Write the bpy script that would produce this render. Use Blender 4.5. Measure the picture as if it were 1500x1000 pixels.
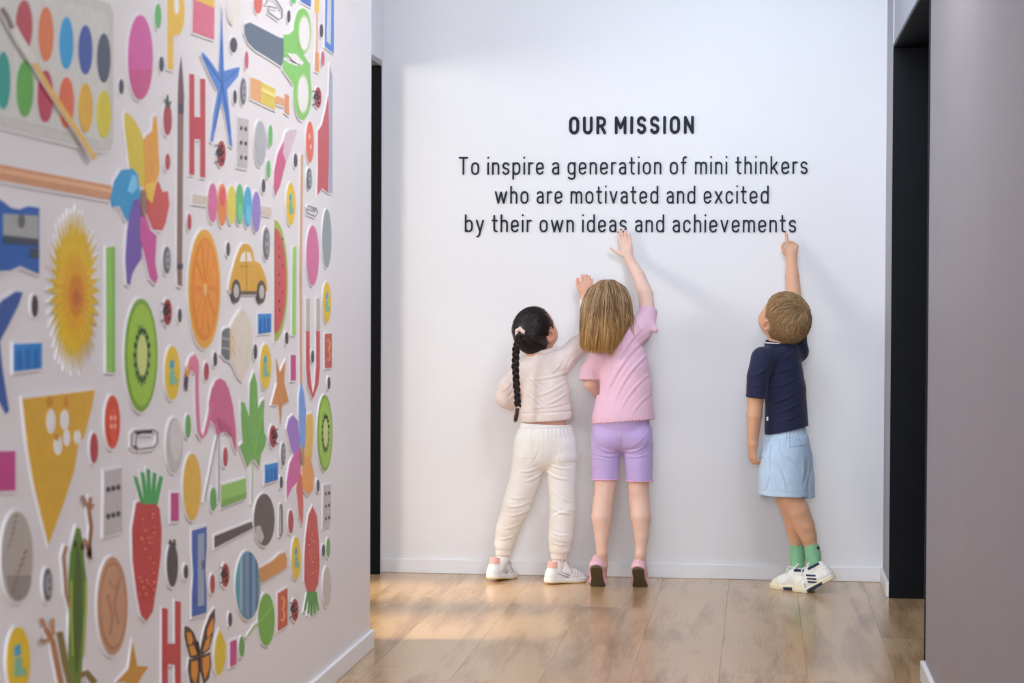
import bpy, math, random
import numpy as np
from mathutils import Vector
for o in list(bpy.data.objects): bpy.data.objects.remove(o)
SC = bpy.context.scene; COL = SC.collection
D = 8.342; H = 1.12                      # camera to back wall, camera height (metres); back wall is y = 0
CF, CYAW, CPIT, CROL = 3104.48, 0.116423, 0.0230832, 0.0042006

# ---------------------------------------------------------------- camera
def cam_axes():
    cy, sy, cp, sp = math.cos(CYAW), math.sin(CYAW), math.cos(CPIT), math.sin(CPIT)
    F = np.array([-sy*cp, cy*cp, -sp]); R = np.array([cy, sy, 0.]); U = np.cross(R, F)
    c, s = math.cos(CROL), math.sin(CROL)
    return F, c*R+s*U, -s*R+c*U
FW, RT, UP = cam_axes()
CAM = np.array([0, -D, H])
cd = bpy.data.cameras.new('camera'); cam = bpy.data.objects.new('camera', cd); COL.objects.link(cam)
from mathutils import Matrix
m = Matrix(((RT[0], UP[0], -FW[0], CAM[0]), (RT[1], UP[1], -FW[1], CAM[1]), (RT[2], UP[2], -FW[2], CAM[2]), (0, 0, 0, 1)))
cam.matrix_world = m
cd.sensor_width = 36; cd.lens = CF/1500*36; cd.clip_start = .05; cd.clip_end = 100
cd.dof.use_dof = True; cd.dof.focus_distance = 8.05; cd.dof.aperture_fstop = 6.6
SC.camera = cam

# ---------------------------------------------------------------- world, sun, lights, exposure
w = bpy.data.worlds.new('sky'); SC.world = w; w.use_nodes = True
bg = w.node_tree.nodes['Background']; bg.inputs[0].default_value = (.62, .72, 1, 1); bg.inputs[1].default_value = .62
SC.view_settings.view_transform = 'Standard'; SC.view_settings.look = 'None'
SC.view_settings.exposure = 0; SC.view_settings.gamma = 1; SC.view_settings.use_curve_mapping = False
def area(name, loc, target, sx, sy, power, color, spread=180):
    l = bpy.data.lights.new(name, 'AREA'); l.shape = 'RECTANGLE'; l.size = sx; l.size_y = sy; l.energy = power; l.color = color
    l.spread = math.radians(spread)
    o = bpy.data.objects.new(name, l); COL.objects.link(o); o.location = loc
    o.rotation_euler = (Vector(target)-Vector(loc)).to_track_quat('-Z', 'Y').to_euler(); return o
area('side_window_light', (-3.75, -2.25, 1.95), (-.6, -.1, 1.15), .75, .75, 43, (1, .97, .93))
area('ceiling_light', (.05, -3.1, 2.70), (-1.0, -3.0, 1.2), .5, 2.6, 118, (1, .985, .98))
area('corridor_daylight', (-.3, -11.2, 2.0), (-.4, 0, 1.25), 1.4, 1.2, 175, (.84, .92, 1))
area('skylight', (-.12, -1.55, 2.71), (-.12, -.15, 1.1), 1.0, .7, 29, (.64, .80, 1))
sl = bpy.data.lights.new('sun', 'SUN'); sl.energy = 5.5; sl.color = (1, .80, .52); sl.angle = math.radians(4.5)
so = bpy.data.objects.new('sun', sl); COL.objects.link(so)
SUN_DIR = Vector((1, .12, -.60)).normalized()
so.rotation_euler = SUN_DIR.to_track_quat('-Z', 'Y').to_euler(); so.location = (-6, -1, 4)

# ---------------------------------------------------------------- helpers
def ray(px, py):
    return FW + RT*(px-750)/CF - UP*(py-500)/CF
def P(px, py, d):                         # photo pixel -> point at distance d in front of the back wall
    r = ray(px, py); return CAM + r*((D-d)/r[1])
def PM(px, py, x):                        # photo pixel -> point on the plane X = x
    r = ray(px, py); return CAM + r*(x/r[0])
SPX = (D-.25)/CF                          # metres per pixel where the children stand
def lin(c):
    c = c/255.
    return c/12.92 if c <= .04045 else ((c+.055)/1.055)**2.4
def L3(rgb, g=1.0): return tuple(min(.92, lin(v)*g) for v in rgb)
_m = {}
def mat(name, rgb, rough=.6, noise=0, nscale=60, bump=0, bscale=200, sss=0, metal=0, sheen=0, g=1.15, spec=.4, stretch=None):
    if name in _m: return _m[name]
    m = bpy.data.materials.new(name); m.use_nodes = True; _m[name] = m
    nt = m.node_tree; b = nt.nodes['Principled BSDF']; c = L3(rgb, g)
    b.inputs['Base Color'].default_value = (*c, 1); b.inputs['Roughness'].default_value = rough
    b.inputs['Metallic'].default_value = metal; b.inputs['Specular IOR Level'].default_value = spec
    if sss:
        b.inputs['Subsurface Weight'].default_value = sss; b.inputs['Subsurface Radius'].default_value = (.02, .008, .004); b.inputs['Subsurface Scale'].default_value = .5
    if sheen: b.inputs['Sheen Weight'].default_value = sheen
    tc = nt.nodes.new('ShaderNodeTexCoord'); mp = nt.nodes.new('ShaderNodeMapping'); nt.links.new(tc.outputs['Object'], mp.inputs[0])
    if stretch: mp.inputs['Scale'].default_value = stretch
    if noise:
        n = nt.nodes.new('ShaderNodeTexNoise'); n.inputs['Scale'].default_value = nscale; n.inputs['Detail'].default_value = 4
        nt.links.new(mp.outputs[0], n.inputs['Vector'])
        r = nt.nodes.new('ShaderNodeMapRange'); r.inputs[1].default_value = .25; r.inputs[2].default_value = .75
        r.inputs[3].default_value = 1-noise; r.inputs[4].default_value = 1+noise*.6
        nt.links.new(n.outputs['Fac'], r.inputs[0])
        x = nt.nodes.new('ShaderNodeVectorMath'); x.operation = 'SCALE'; x.inputs[0].default_value = c
        nt.links.new(r.outputs[0], x.inputs['Scale']); nt.links.new(x.outputs[0], b.inputs['Base Color'])
    if bump:
        n = nt.nodes.new('ShaderNodeTexNoise'); n.inputs['Scale'].default_value = bscale; n.inputs['Detail'].default_value = 3
        nt.links.new(mp.outputs[0], n.inputs['Vector'])
        bp = nt.nodes.new('ShaderNodeBump'); bp.inputs['Strength'].default_value = bump; bp.inputs['Distance'].default_value = .004
        nt.links.new(n.outputs['Fac'], bp.inputs['Height']); nt.links.new(bp.outputs[0], b.inputs['Normal'])
    return m
def mesh_obj(name, verts, faces, mats, parent=None, smooth=False, mi=None):
    me = bpy.data.meshes.new(name)
    me.from_pydata([tuple(map(float, v)) for v in verts], [], faces)
    for m in (mats if isinstance(mats, (list, tuple)) else [mats]): me.materials.append(m)
    if mi is not None: me.polygons.foreach_set('material_index', mi)
    if smooth: me.polygons.foreach_set('use_smooth', [True]*len(me.polygons))
    me.update()
    o = bpy.data.objects.new(name, me); COL.objects.link(o)
    if parent: o.parent = parent
    return o
def tag(o, label=None, cat=None, group=None, kind=None):
    for k, v in (('label', label), ('category', cat), ('group', group), ('kind', kind)):
        if v: o[k] = v
    return o
def empty(name, loc, label, cat, group=None):
    o = bpy.data.objects.new(name, None); COL.objects.link(o); o.location = loc; o.empty_display_size = .05
    return tag(o, label, cat, group)
def rebase(root):                         # children were modelled in world space: shift their meshes into the root's frame
    off = Vector(root.location)
    def go(o):
        for c in o.children:
            if c.data: c.data.transform(Matrix.Translation(-off)); c.data.update()
            go(c)
    go(root)
class MB:
    def __init__(s): s.v = []; s.f = []
    def box(s, x0, x1, y0, y1, z0, z1, bevel=0):
        b = len(s.v); s.v += [(x, y, z) for x in (x0, x1) for y in (y0, y1) for z in (z0, z1)]
        s.f += [[b+i for i in q] for q in ((0, 1, 3, 2), (4, 6, 7, 5), (0, 4, 5, 1), (2, 3, 7, 6), (0, 2, 6, 4), (1, 5, 7, 3))]; return s
    def build(s, name, m, parent=None, smooth=False): return mesh_obj(name, s.v, s.f, m, parent, smooth)
def struct(name, mb, m, parent=None):
    o = mb.build(name, m, parent)
    if not parent: o['kind'] = 'structure'
    return o
def addbevel(o, w, seg=2):
    b = o.modifiers.new('bevel', 'BEVEL'); b.width = w; b.segments = seg; b.limit_method = 'ANGLE'; b.harden_normals = False; return o
# ================================================================ the setting
wall_m = mat('white_wall_paint', (238, 238, 240), .45, noise=.015, nscale=3, bump=.05, bscale=350, g=1.0)
mural_m = mat('satin_white_mural_ground', (236, 233, 236), .42, noise=.02, nscale=2, bump=.03, bscale=300, g=1.0)
skirt_m = mat('white_gloss_baseboard', (240, 240, 243), .3, bump=.02, bscale=100, g=1.0)
black_m = mat('black_door_frame_paint', (11, 13, 20), .5, noise=.12, nscale=30, bump=.05, bscale=200, g=1.0, spec=.15)
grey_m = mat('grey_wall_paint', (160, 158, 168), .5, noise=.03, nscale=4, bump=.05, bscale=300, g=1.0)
litframe_m = mat('lit_frame_head', (150, 148, 152), .4, bump=.02, g=1.0)  # head of the left door frame: light falling on it is put into this grey
concrete_m = mat('subfloor', (120, 98, 80), .8, noise=.05)
XL, XM, XR = -1.4945, -1.2115, .482       # recessed left wall, mural wall, right wall
YM = -1.793                               # end of the mural wall
CE = 2.75; YB = -11.6; XS = -4.2          # ceiling height, rear of the corridor, far side of the side room
struct('wall_back', MB().box(XS-.1, XR+1.2, 0, .12, 0, CE), wall_m)
YL = -5.5; XB = 2.4                      # behind this the corridor widens into a lobby, where the photographer stands
struct('ceiling', MB().box(XS-.1, XR+1.3, YL, .12, CE, CE+.1).box(XS-.1, XB+.1, YB, YL, CE, CE+.1), wall_m)
struct('wall_lobby_right', MB().box(XB, XB+.1, YB, YL, 0, CE).box(XR+.2, XB+.1, YL, YL+.1, 0, CE), wall_m)
# mural wall, with its return into the side room
struct('wall_left', MB().box(XM-.28, XM, YB, YM, 0, CE), mural_m)
addbevel(bpy.data.objects['wall_left'], .004)
# recessed wall with the left doorway: opening y -.085 .. -1.66
DH = 2.035
struct('wall_left_recess', MB().box(XL-.13, XL, -.062, 0, 0, CE).box(XL-.13, XL, -1.79, -.062, DH, CE).box(XL-.13, XL, -1.79, -1.68, 0, CE), wall_m)
# right wall: far pier, lintel, near wall
YJ = -.432; YN = -2.112
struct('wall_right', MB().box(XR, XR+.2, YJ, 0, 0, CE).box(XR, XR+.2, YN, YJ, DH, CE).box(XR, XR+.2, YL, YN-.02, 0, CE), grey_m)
struct('wall_right_closet', MB().box(XR+1.1, XR+1.2, YN-.4, 0, 0, CE).box(XR+.2, XR+1.1, YN-.5, YN-.4, 0, CE), wall_m)
# side room on the left, where the daylight comes from; two window openings in its far wall
wy = ((-.62, -1.13), (-1.46, -2.2)); wz0, wz1 = 1.42, 2.12
mb = MB().box(XS-.1, XS, -3.6, 0, 0, wz0).box(XS-.1, XS, -3.6, 0, wz1, CE)
mb.box(XS-.1, XS, wy[0][0], 0, wz0, wz1).box(XS-.1, XS, wy[1][0], wy[0][1], wz0, wz1).box(XS-.1, XS, -3.6, wy[1][1], wz0, wz1)
struct('wall_side_room', mb, wall_m)
struct('wall_side_room_near', MB().box(XS-.1, XM-.28, -3.7, -3.6, 0, CE), wall_m)
# baseboards
def skirt(name, x0, x1, y0, y1, hz, m=skirt_m):
    o = struct(name, MB().box(x0, x1, y0, y1, 0, hz), m); addbevel(o, .003); return o
BH = .057
skirt('baseboard_back', XL, XR, -.012, 0, BH)
skirt('baseboard_left', XM, XM+.012, YB, YM-.0, BH*1.02)
skirt('baseboard_left_end', XM-.28, XM+.012, YM, YM+.012, BH*1.02)
skirt('baseboard_right_far', XR-.012, XR, YJ+.012, -.012, BH)
skirt('baseboard_right', XR-.014, XR, YL, YN-.015, BH*1.05)
# left doorway frame
def frame(name, boxes, m=black_m, bevel=.002):
    mb = MB()
    for b in boxes: mb.box(*b)
    o = struct(name, mb, m); addbevel(o, bevel); return o
frame('door_1', [(XL-.135, XL+.004, -.077, -.062, 0, DH-.022), (XL-.135, XL+.004, -1.68, -1.662, 0, DH-.022)])
mesh = MB().box(XL-.135, XL+.004, -1.68, -.062, DH-.022, DH); struct('trim_1', mesh, litframe_m)
# right doorway: deep black reveal, stop, closed black leaf
d2 = frame('door_2', [(XR-.003, XR+.145, YJ-.014, YJ, 0, DH-.012), (XR-.003, XR+.2, YN-.02, YN, BH*1.05, DH-.012), (XR-.003, XR+.145, YN, YJ, DH-.012, DH+.002)])
o = MB().box(XR+.122, XR+.146, YJ-.026, YJ-.014, 0, DH-.012).build('door_stop', black_m, d2)
o = MB().box(XR+.146, XR+.186, YN, YJ-.012, .004, DH-.014).build('door_leaf', black_m, d2); addbevel(o, .002)
# pale corner bead on the near edge of the right wall and on the far pier
struct('trim_2', MB().box(XR-.002, XR+.0, YJ-.0, YJ+.012, BH, CE), skirt_m)

# floor: planks running away from the camera, each one an object
def plank_mat():
    m = bpy.data.materials.new('oak_vinyl_plank'); m.use_nodes = True; nt = m.node_tree; N = nt.nodes; K = nt.links; b = N['Principled BSDF']
    tc = N.new('ShaderNodeTexCoord'); oi = N.new('ShaderNodeObjectInfo')
    mp = N.new('ShaderNodeMapping'); mp.inputs['Scale'].default_value = (7, .7, 1)
    ad = N.new('ShaderNodeVectorMath'); ad.operation = 'ADD'
    cb = N.new('ShaderNodeCombineXYZ'); ml = N.new('ShaderNodeMath'); ml.operation = 'MULTIPLY'; ml.inputs[1].default_value = 37
    K.new(oi.outputs['Random'], ml.inputs[0]); K.new(ml.outputs[0], cb.inputs[0]); K.new(ml.outputs[0], cb.inputs[1])
    K.new(tc.outputs['Object'], ad.inputs[0]); K.new(cb.outputs[0], ad.inputs[1]); K.new(ad.outputs[0], mp.inputs[0])
    n1 = N.new('ShaderNodeTexNoise'); n1.inputs['Scale'].default_value = 1.6; n1.inputs['Detail'].default_value = 6; n1.inputs['Distortion'].default_value = .6
    K.new(mp.outputs[0], n1.inputs['Vector'])
    mp2 = N.new('ShaderNodeMapping'); mp2.inputs['Scale'].default_value = (60, 3, 1); K.new(ad.outputs[0], mp2.inputs[0])
    n2 = N.new('ShaderNodeTexNoise'); n2.inputs['Scale'].default_value = 2; n2.inputs['Detail'].default_value = 5; K.new(mp2.outputs[0], n2.inputs['Vector'])
    n3 = N.new('ShaderNodeTexNoise'); n3.inputs['Scale'].default_value = 3.2; n3.inputs['Detail'].default_value = 2; mp3 = N.new('ShaderNodeMapping'); mp3.inputs['Scale'].default_value = (1.6, .55, 1); K.new(ad.outputs[0], mp3.inputs[0]); K.new(mp3.outputs[0], n3.inputs['Vector'])
    mx = N.new('ShaderNodeMath'); mx.operation = 'MULTIPLY_ADD'; mx.inputs[1].default_value = .35; K.new(n2.outputs['Fac'], mx.inputs[0]); K.new(n1.outputs['Fac'], mx.inputs[2])
    m2 = N.new('ShaderNodeMath'); m2.operation = 'MULTIPLY_ADD'; m2.inputs[1].default_value = .5; K.new(n3.outputs['Fac'], m2.inputs[0]); K.new(mx.outputs[0], m2.inputs[2])
    m3 = N.new('ShaderNodeMath'); m3.operation = 'MULTIPLY_ADD'; m3.inputs[1].default_value = .09; K.new(oi.outputs['Random'], m3.inputs[0]); K.new(m2.outputs[0], m3.inputs[2])
    cr = N.new('ShaderNodeValToRGB'); e = cr.color_ramp.elements
    e[0].position = .62; e[0].color = (.30, .17, .088, 1); e[1].position = 1.2; e[1].color = (.56, .375, .21, 1)
    x = cr.color_ramp.elements.new(.88); x.color = (.43, .27, .142, 1)
    K.new(m3.outputs[0], cr.inputs[0]); K.new(cr.outputs[0], b.inputs['Base Color'])
    rr = N.new('ShaderNodeMapRange'); rr.inputs[3].default_value = .15; rr.inputs[4].default_value = .30; K.new(n3.outputs['Fac'], rr.inputs[0]); K.new(rr.outputs[0], b.inputs['Roughness'])
    b.inputs['Specular IOR Level'].default_value = .55
    bp = N.new('ShaderNodeBump'); bp.inputs['Strength'].default_value = .12; bp.inputs['Distance'].default_value = .002
    K.new(n2.outputs['Fac'], bp.inputs['Height']); K.new(bp.outputs[0], b.inputs['Normal'])
    return m
pm = plank_mat()
fl = struct('floor', MB().box(XS-.1, XB+.1, YB, .12, -.12, -.004), concrete_m)
PW = .2573; x0 = P(1068.6, 850, .0)[0]; rng = random.Random(5)
xs = [x0+PW*k for k in range(-17, 10)]
meshes = {}
for xa in xs:
    far = xa+PW < -1.9
    y = .1 - rng.random()*1.6
    ys = [.1]
    while y > -7.0 and not (far and y < -4): ys.append(y); y -= 1.83
    ys.append(y); 
    for a, b_ in zip(ys[1:], ys[:-1]):
        Lq = round(b_-a, 3)
        if Lq not in meshes:
            g = .0004
            mbq = [( g, 0+g, 0), (PW-g, 0+g, 0), (PW-g, Lq-g, 0), (g, Lq-g, 0), (-.0, 0, -.0035), (PW, 0, -.0035), (PW, Lq, -.0035), (0, Lq, -.0035)]
            me = bpy.data.meshes.new('plank'); me.from_pydata(mbq, [], [(0, 1, 2, 3), (4, 5, 1, 0), (5, 6, 2, 1), (6, 7, 3, 2), (7, 4, 0, 3)]); me.materials.append(pm); meshes[Lq] = me
        o = bpy.data.objects.new('plank', meshes[Lq]); COL.objects.link(o); o.location = (xa, a, 0); o.parent = fl
# the floor behind the camera, planks too far out of view to tell apart
o = mesh_obj('plank', [(XS, YB, 0), (XB, YB, 0), (XB, -7.0, 0), (XS, -7.0, 0), (XS, YB, -.003), (XB, YB, -.003), (XB, -7.0, -.003), (XS, -7.0, -.003)],
         [(0, 1, 2, 3), (4, 5, 1, 0), (5, 6, 2, 1), (6, 7, 3, 2), (7, 4, 0, 3)], pm, fl)
o.location.z = -.0008
# ================================================================ raised lettering on the back wall
ink_m = mat('charcoal_acrylic_lettering', (24, 26, 38), .5, g=1.0, spec=.2)
def ribbon(pts, w, V, Fc, T, caps=True):
    """flat stroke of width w along 2-D pts, as a raised solid; T(x,y,h) maps to 3-D"""
    pts = [np.array(p, float) for p in pts]
    q = [pts[0]]
    for p in pts[1:]:
        if np.linalg.norm(p-q[-1]) > 1e-6: q.append(p)
    pts = q; n = len(pts); closed = np.linalg.norm(pts[0]-pts[-1]) < 1e-4
    if caps and not closed:               # round ends
        def cap(p, dr, rev):
            out = []
            for a in (.98, .8, .5, .0):
                out.append((p + dr*w/2*math.sqrt(1-(1-(1-a))**2)*1.0, math.sqrt(max(0, 1-(1-a)**2))))
            return out
    base = len(V); L = []
    dirs = [(pts[i+1]-pts[i])/np.linalg.norm(pts[i+1]-pts[i]) for i in range(n-1)]
    ring = []
    for i, p in enumerate(pts):
        if i == 0: d0 = dirs[-1] if closed else dirs[0]; d1 = dirs[0]
        elif i == n-1: d0 = dirs[-1]; d1 = dirs[0] if closed else dirs[-1]
        else: d0, d1 = dirs[i-1], dirs[i]
        t = d0+d1; t = t/(np.linalg.norm(t)+1e-9); nn = np.array([-t[1], t[0]]); c = max(.5, float(np.dot(nn, np.array([-d1[1], d1[0]]))))
        ring.append((p, nn, w/2/c))
    if not closed:
        a = []
        for s in (1.0, .9, .6):
            k = math.sqrt(1-s*s) if s < 1 else 0.22
            a.append((pts[0]-dirs[0]*w/2*s, np.array([-dirs[0][1], dirs[0][0]]), w/2*max(k, .22)))
        b = []
        for s in (.6, .9, 1.0):
            k = math.sqrt(1-s*s) if s < 1 else 0.22
            b.append((pts[-1]+dirs[-1]*w/2*s, np.array([-dirs[-1][1], dirs[-1][0]]), w/2*max(k, .22)))
        ring = a+ring+b
    m = len(ring)
    for i, (p, nn, r) in enumerate(ring):
        l, rr = p+nn*r, p-nn*r
        V += [T(l[0], l[1], 1+i), T(rr[0], rr[1], 1+i), T(l[0], l[1], 0), T(rr[0], rr[1], 0)]
    for i in range(m-1):
        a = base+4*i; b = a+4
        Fc += [(a, b, b+1, a+1), (a+2, b+2, b, a), (a+1, b+1, b+3, a+3)]
    if not closed:
        Fc += [(base, base+1, base+3, base+2), (base+4*m-4, base+4*m-2, base+4*m-1, base+4*m-3)]
def arc(cx, cy, rx, ry, a0, a1, n=10):
    return [(cx+rx*math.cos(math.radians(a0+(a1-a0)*i/n)), cy+ry*math.sin(math.radians(a0+(a1-a0)*i/n))) for i in range(n+1)]
def glyph(ch, s, xh, cap):
    """returns (width, strokes) in pixel-like units, baseline 0; s is the stroke width"""
    h = s/2; T = xh-h; B = h; C = cap-h
    def stad(w, b=B, t=T):
        l, r = h, w-h; q = (r-l)/2; qy = q*1.15
        return arc(w/2, t-qy, q, qy, 0, 180)+arc(w/2, b+qy, q, qy, 180, 360)+[(r, t-qy)]
    def arch(l, r, t=T):
        q = (r-l)/2; return [(l, t-q*1.2)]+arc((l+r)/2, t-q*1.1, q, q*1.1, 180, 0)+[(r, h)]
    if ch == 'o': return 12, [stad(12)]
    if ch == 'O': w = 15.8; return w, [stad(w, B, C)]
    if ch == 'n': w = 10.8; return w, [[(h, h), (h, T)], arch(h, w-h)]
    if ch == 'h': w = 10.8; return w, [[(h, h), (h, C)], arch(h, w-h)]
    if ch == 'm': w = 17.6; return w, [[(h, h), (h, T)], arch(h, w/2), arch(w/2, w-h)]
    if ch == 'r': w = 7; return w, [[(h, h), (h, T)], [(h, T-4)]+arc(h+4.2, T-4.2, 4.2, 4.2, 180, 80)+[(w-h, T+.05)]]
    if ch == 'i': w = s; return w, [[(h, h), (h, T)], [(h, C-.2), (h, C+.2)]]
    if ch == 'I': return s, [[(h, h), (h, C)]]
    if ch == 't': w = 8; return w, [[(3.2, C-1), (3.2, B+4)]+arc(3.2+3.4, B+3.4, 3.4, 3.4, 180, 270)+[(w-h+.3, B)], [(h-.8, T), (w-h+.3, T)]]
    if ch == 'f': w = 8; return w, [[(3.2, h), (3.2, C-4)]+arc(3.2+3.4, C-3.4, 3.4, 3.4, 180, 90)+[(w-h+.3, C)], [(h-.8, T), (w-h, T)]]
    if ch == 'p': return 11.8, [stad(11.8), [(h, T), (h, -6)]]
    if ch == 'b': return 11.8, [stad(11.8), [(h, h), (h, C)]]
    if ch == 'd': w = 11.8; return w, [stad(w), [(w-h, h), (w-h, C)]]
    if ch == 'g': w = 11.8; q = w/2-h; return w, [stad(w), [(w-h, T), (w-h, -6+q)]+arc(w/2, -6.2+q*.9, q, q*.9, 0, -150)]
    if ch == 'c': w = 11; q = w/2-h; return w, [arc(w/2, T-q*1.15, q, q*1.15, 10, 180)+arc(w/2, B+q*1.15, q, q*1.15, 180, 350)]
    if ch == 'e': w = 11.6; q = w/2-h; md = xh*.47; return w, [[(h, md-.4), (w-h, md+1.2)]+arc(w/2, T-q*1.15, q, q*1.15, 0, 180)+arc(w/2, B+q*1.15, q, q*1.15, 180, 335)]
    if ch == 'a':
        w = 10.8; q = w/2-h; md = xh*.56; r2 = (md-B)/2
        return w, [arc(w/2-.2, T-q, q, q, 155, 0)+[(w-h, h)], [(w-h, md), (h+r2*.9, md)]+arc(h+r2*.9, B+r2, r2*.9, r2, 90, 270)+arc(w-h-q, B+q*1.1, q, q*1.1, 270, 345)]
    if ch == 's' or ch == 'S':
        w = 10.4 if ch == 's' else 14.4; t = T if ch == 's' else C; q = w/2-h; mid = (t+B)/2; r1 = (t-mid)/2; 
        up = arc(w/2, t-r1, q, r1, 20, 180, 9)+arc(w/2, t-r1, q, r1, 180, 235, 4)
        lo = arc(w/2, B+r1, q, r1, 55, 0, 4)+arc(w/2, B+r1, q, r1, 0, -160, 9)
        return w, [up+lo]
    if ch == 'k': w = 11; return w, [[(h, h), (h, C)], [(w-h-.6, T), (h+.6, xh*.40)], [(h+3.2, xh*.55), (w-h, h)]]
    if ch == 'v': w = 11.6; return w, [[(h, T), (w/2, h)], [(w/2, h), (w-h, T)]]
    if ch == 'w': w = 18.5; return w, [[(h, T), (w*.28, h)], [(w*.28, h), (w/2, T-.5)], [(w/2, T-.5), (w*.72, h)], [(w*.72, h), (w-h, T)]]
    if ch == 'x': w = 11.6; return w, [[(h, T), (w-h, h)], [(h, h), (w-h, T)]]
    if ch == 'y': w = 12; return w, [[(h, T), (w*.53, B+.3)], [(w-h, T), (w*.42, -4.2), (w*.30, -6), (w*.16, -6.2)]]
    if ch == 'T': w = 14; return w, [[(w/2, h), (w/2, C)], [(h, C), (w-h, C)]]
    if ch == 'U': w = 15; q = w/2-h; return w, [[(h, C), (h, B+q)]+arc(w/2, B+q, q, q, 180, 360)+[(w-h, C)]]
    if ch == 'R': w = 15; q = (C-cap*.46)/2; return w, [[(h, h), (h, C), (w-h-q, C)]+arc(w-h-q, C-q, q, q, 90, -90)+[(h, C-2*q)], [(w*.52, C-2*q), (w-h, h)]]
    if ch == 'M': w = 18; return w, [[(h, h), (h, C)], [(h, C), (w/2, cap*.36)], [(w/2, cap*.36), (w-h, C)], [(w-h, C), (w-h, h)]]
    if ch == 'N': w = 15.4; return w, [[(h, h), (h, C)], [(h, C), (w-h, h)], [(w-h, h), (w-h, C)]]
def text_line(text, xl, xr, ybase, s, xh, cap, gap, space, label):
    tot = 0; pos = []; prev = False
    for ch in text:
        if ch == ' ': tot += space; continue
        if prev: tot += gap
        w, st = glyph(ch, s, xh, cap)
        pos.append((tot, w, st)); tot += w; prev = True
    a = P(xl, ybase, 0); b = P(xr, ybase, 0); z = (a[2]+b[2])/2; sc = (b[0]-a[0])/tot; sy = (P(900, ybase-10, 0)[2]-P(900, ybase, 0)[2])/10
    root = empty('wall_lettering', (a[0], -.004, z), label, 'lettering', 'raised dark lettering on the back wall')
    for x, w, st in pos:
        V, Fc = [], []
        for k, p in enumerate(st):
            T = lambda u, v, hh, k=k: ((x+u)*sc, -.0012-.0004*k-.000012*hh if hh else .003, v*sy)
            ribbon(p, s, V, Fc, T)
        o = mesh_obj('letter', V, Fc, ink_m, root)
    return root
text_line('OUR MISSION', 833.5, 1016.5, 196.5, 4.5, 26, 26.3, 5.6, 7.6, 'heading in bold dark capitals reading OUR MISSION, top line of the wall text')
text_line('To inspire a generation of mini thinkers', 672, 1183, 255.6, 2.5, 18.6, 26.5, 4.5, 7.6, 'thin dark lettering line reading To inspire a generation of mini thinkers')
text_line('who are motivated and excited', 725, 1126, 298.3, 2.5, 18.6, 26.5, 4.5, 7.6, 'thin dark lettering line reading who are motivated and excited')
text_line('by their own ideas and achievements', 681, 1166, 340.3, 2.5, 18.6, 26.5, 4.5, 7.6, 'thin dark lettering line reading by their own ideas and achievements')
# ================================================================ cut-out picture stickers on the mural wall
back_m = mat('white_foam_sticker_backing', (238, 235, 238), .45, g=1.0)
def smat(rgb):
    n = 'printed_colour_%d_%d_%d' % rgb
    return mat(n, rgb, .42, noise=.07, nscale=45, bump=.03, bscale=300, g=1.2)
def E_(cx, cy, rx, ry, n=28, a0=0, a1=360):
    return [(cx+rx*math.cos(math.radians(a0+(a1-a0)*i/n)), cy+ry*math.sin(math.radians(a0+(a1-a0)*i/n))) for i in range(n if a1-a0 == 360 else n+1)]
def R_(x0, y0, x1, y1, sl=0):             # sl: slope of horizontals in the picture
    return [(x0, y0), (x1, y0+sl*(x1-x0)), (x1, y1+sl*(x1-x0)), (x0, y1)]
def ST(pts, w):                           # a stroke outline of width w px across x (simple polygon)
    pts = [np.array(p, float) for p in pts]; L, Rr = [], []
    for i, p in enumerate(pts):
        t = pts[min(i+1, len(pts)-1)]-pts[max(i-1, 0)]; t /= np.linalg.norm(t); nn = np.array([-t[1], t[0]])
        L.append(tuple(p+nn*w/2)); Rr.append(tuple(p-nn*w/2))
    return L+Rr[::-1]
def to_wall(pts): return [tuple(PM(x, y, XM)[1:]) for x, y in pts]      # (y, z) on the wall plane
def area2(p): return sum(p[i][0]*p[(i+1) % len(p)][1]-p[(i+1) % len(p)][0]*p[i][1] for i in range(len(p)))/2
def offset(p, d):
    if area2(p) < 0: p = p[::-1]
    out = []; n = len(p)
    for i in range(n):
        a, b, c = (np.array(p[(i+k) % n]) for k in (-1, 0, 1))
        u = b-a; v = c-b; u = u/(np.linalg.norm(u)+1e-9); v = v/(np.linalg.norm(v)+1e-9)
        n1 = np.array([u[1], -u[0]]); n2 = np.array([v[1], -v[0]]); nn = n1+n2; l = np.linalg.norm(nn)
        nn = nn/l if l > .2 else n1
        out.append(tuple(b+nn*d/max(.55, float(nn@n1))))
    return out
def prism(polys, x0, x1):
    V, F = [], []
    for i_, p in enumerate(polys):
        if area2(p) < 0: p = p[::-1]
        b = len(V); n = len(p)
        V += [(x1+.00009*i_, y, z) for y, z in p]+[(x0, y, z) for y, z in p]
        F.append([b+i for i in range(n)])
        F += [[b+i, b+n+i, b+n+(i+1) % n, b+(i+1) % n] for i in range(n)]
    return V, F
TB = .0032
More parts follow.
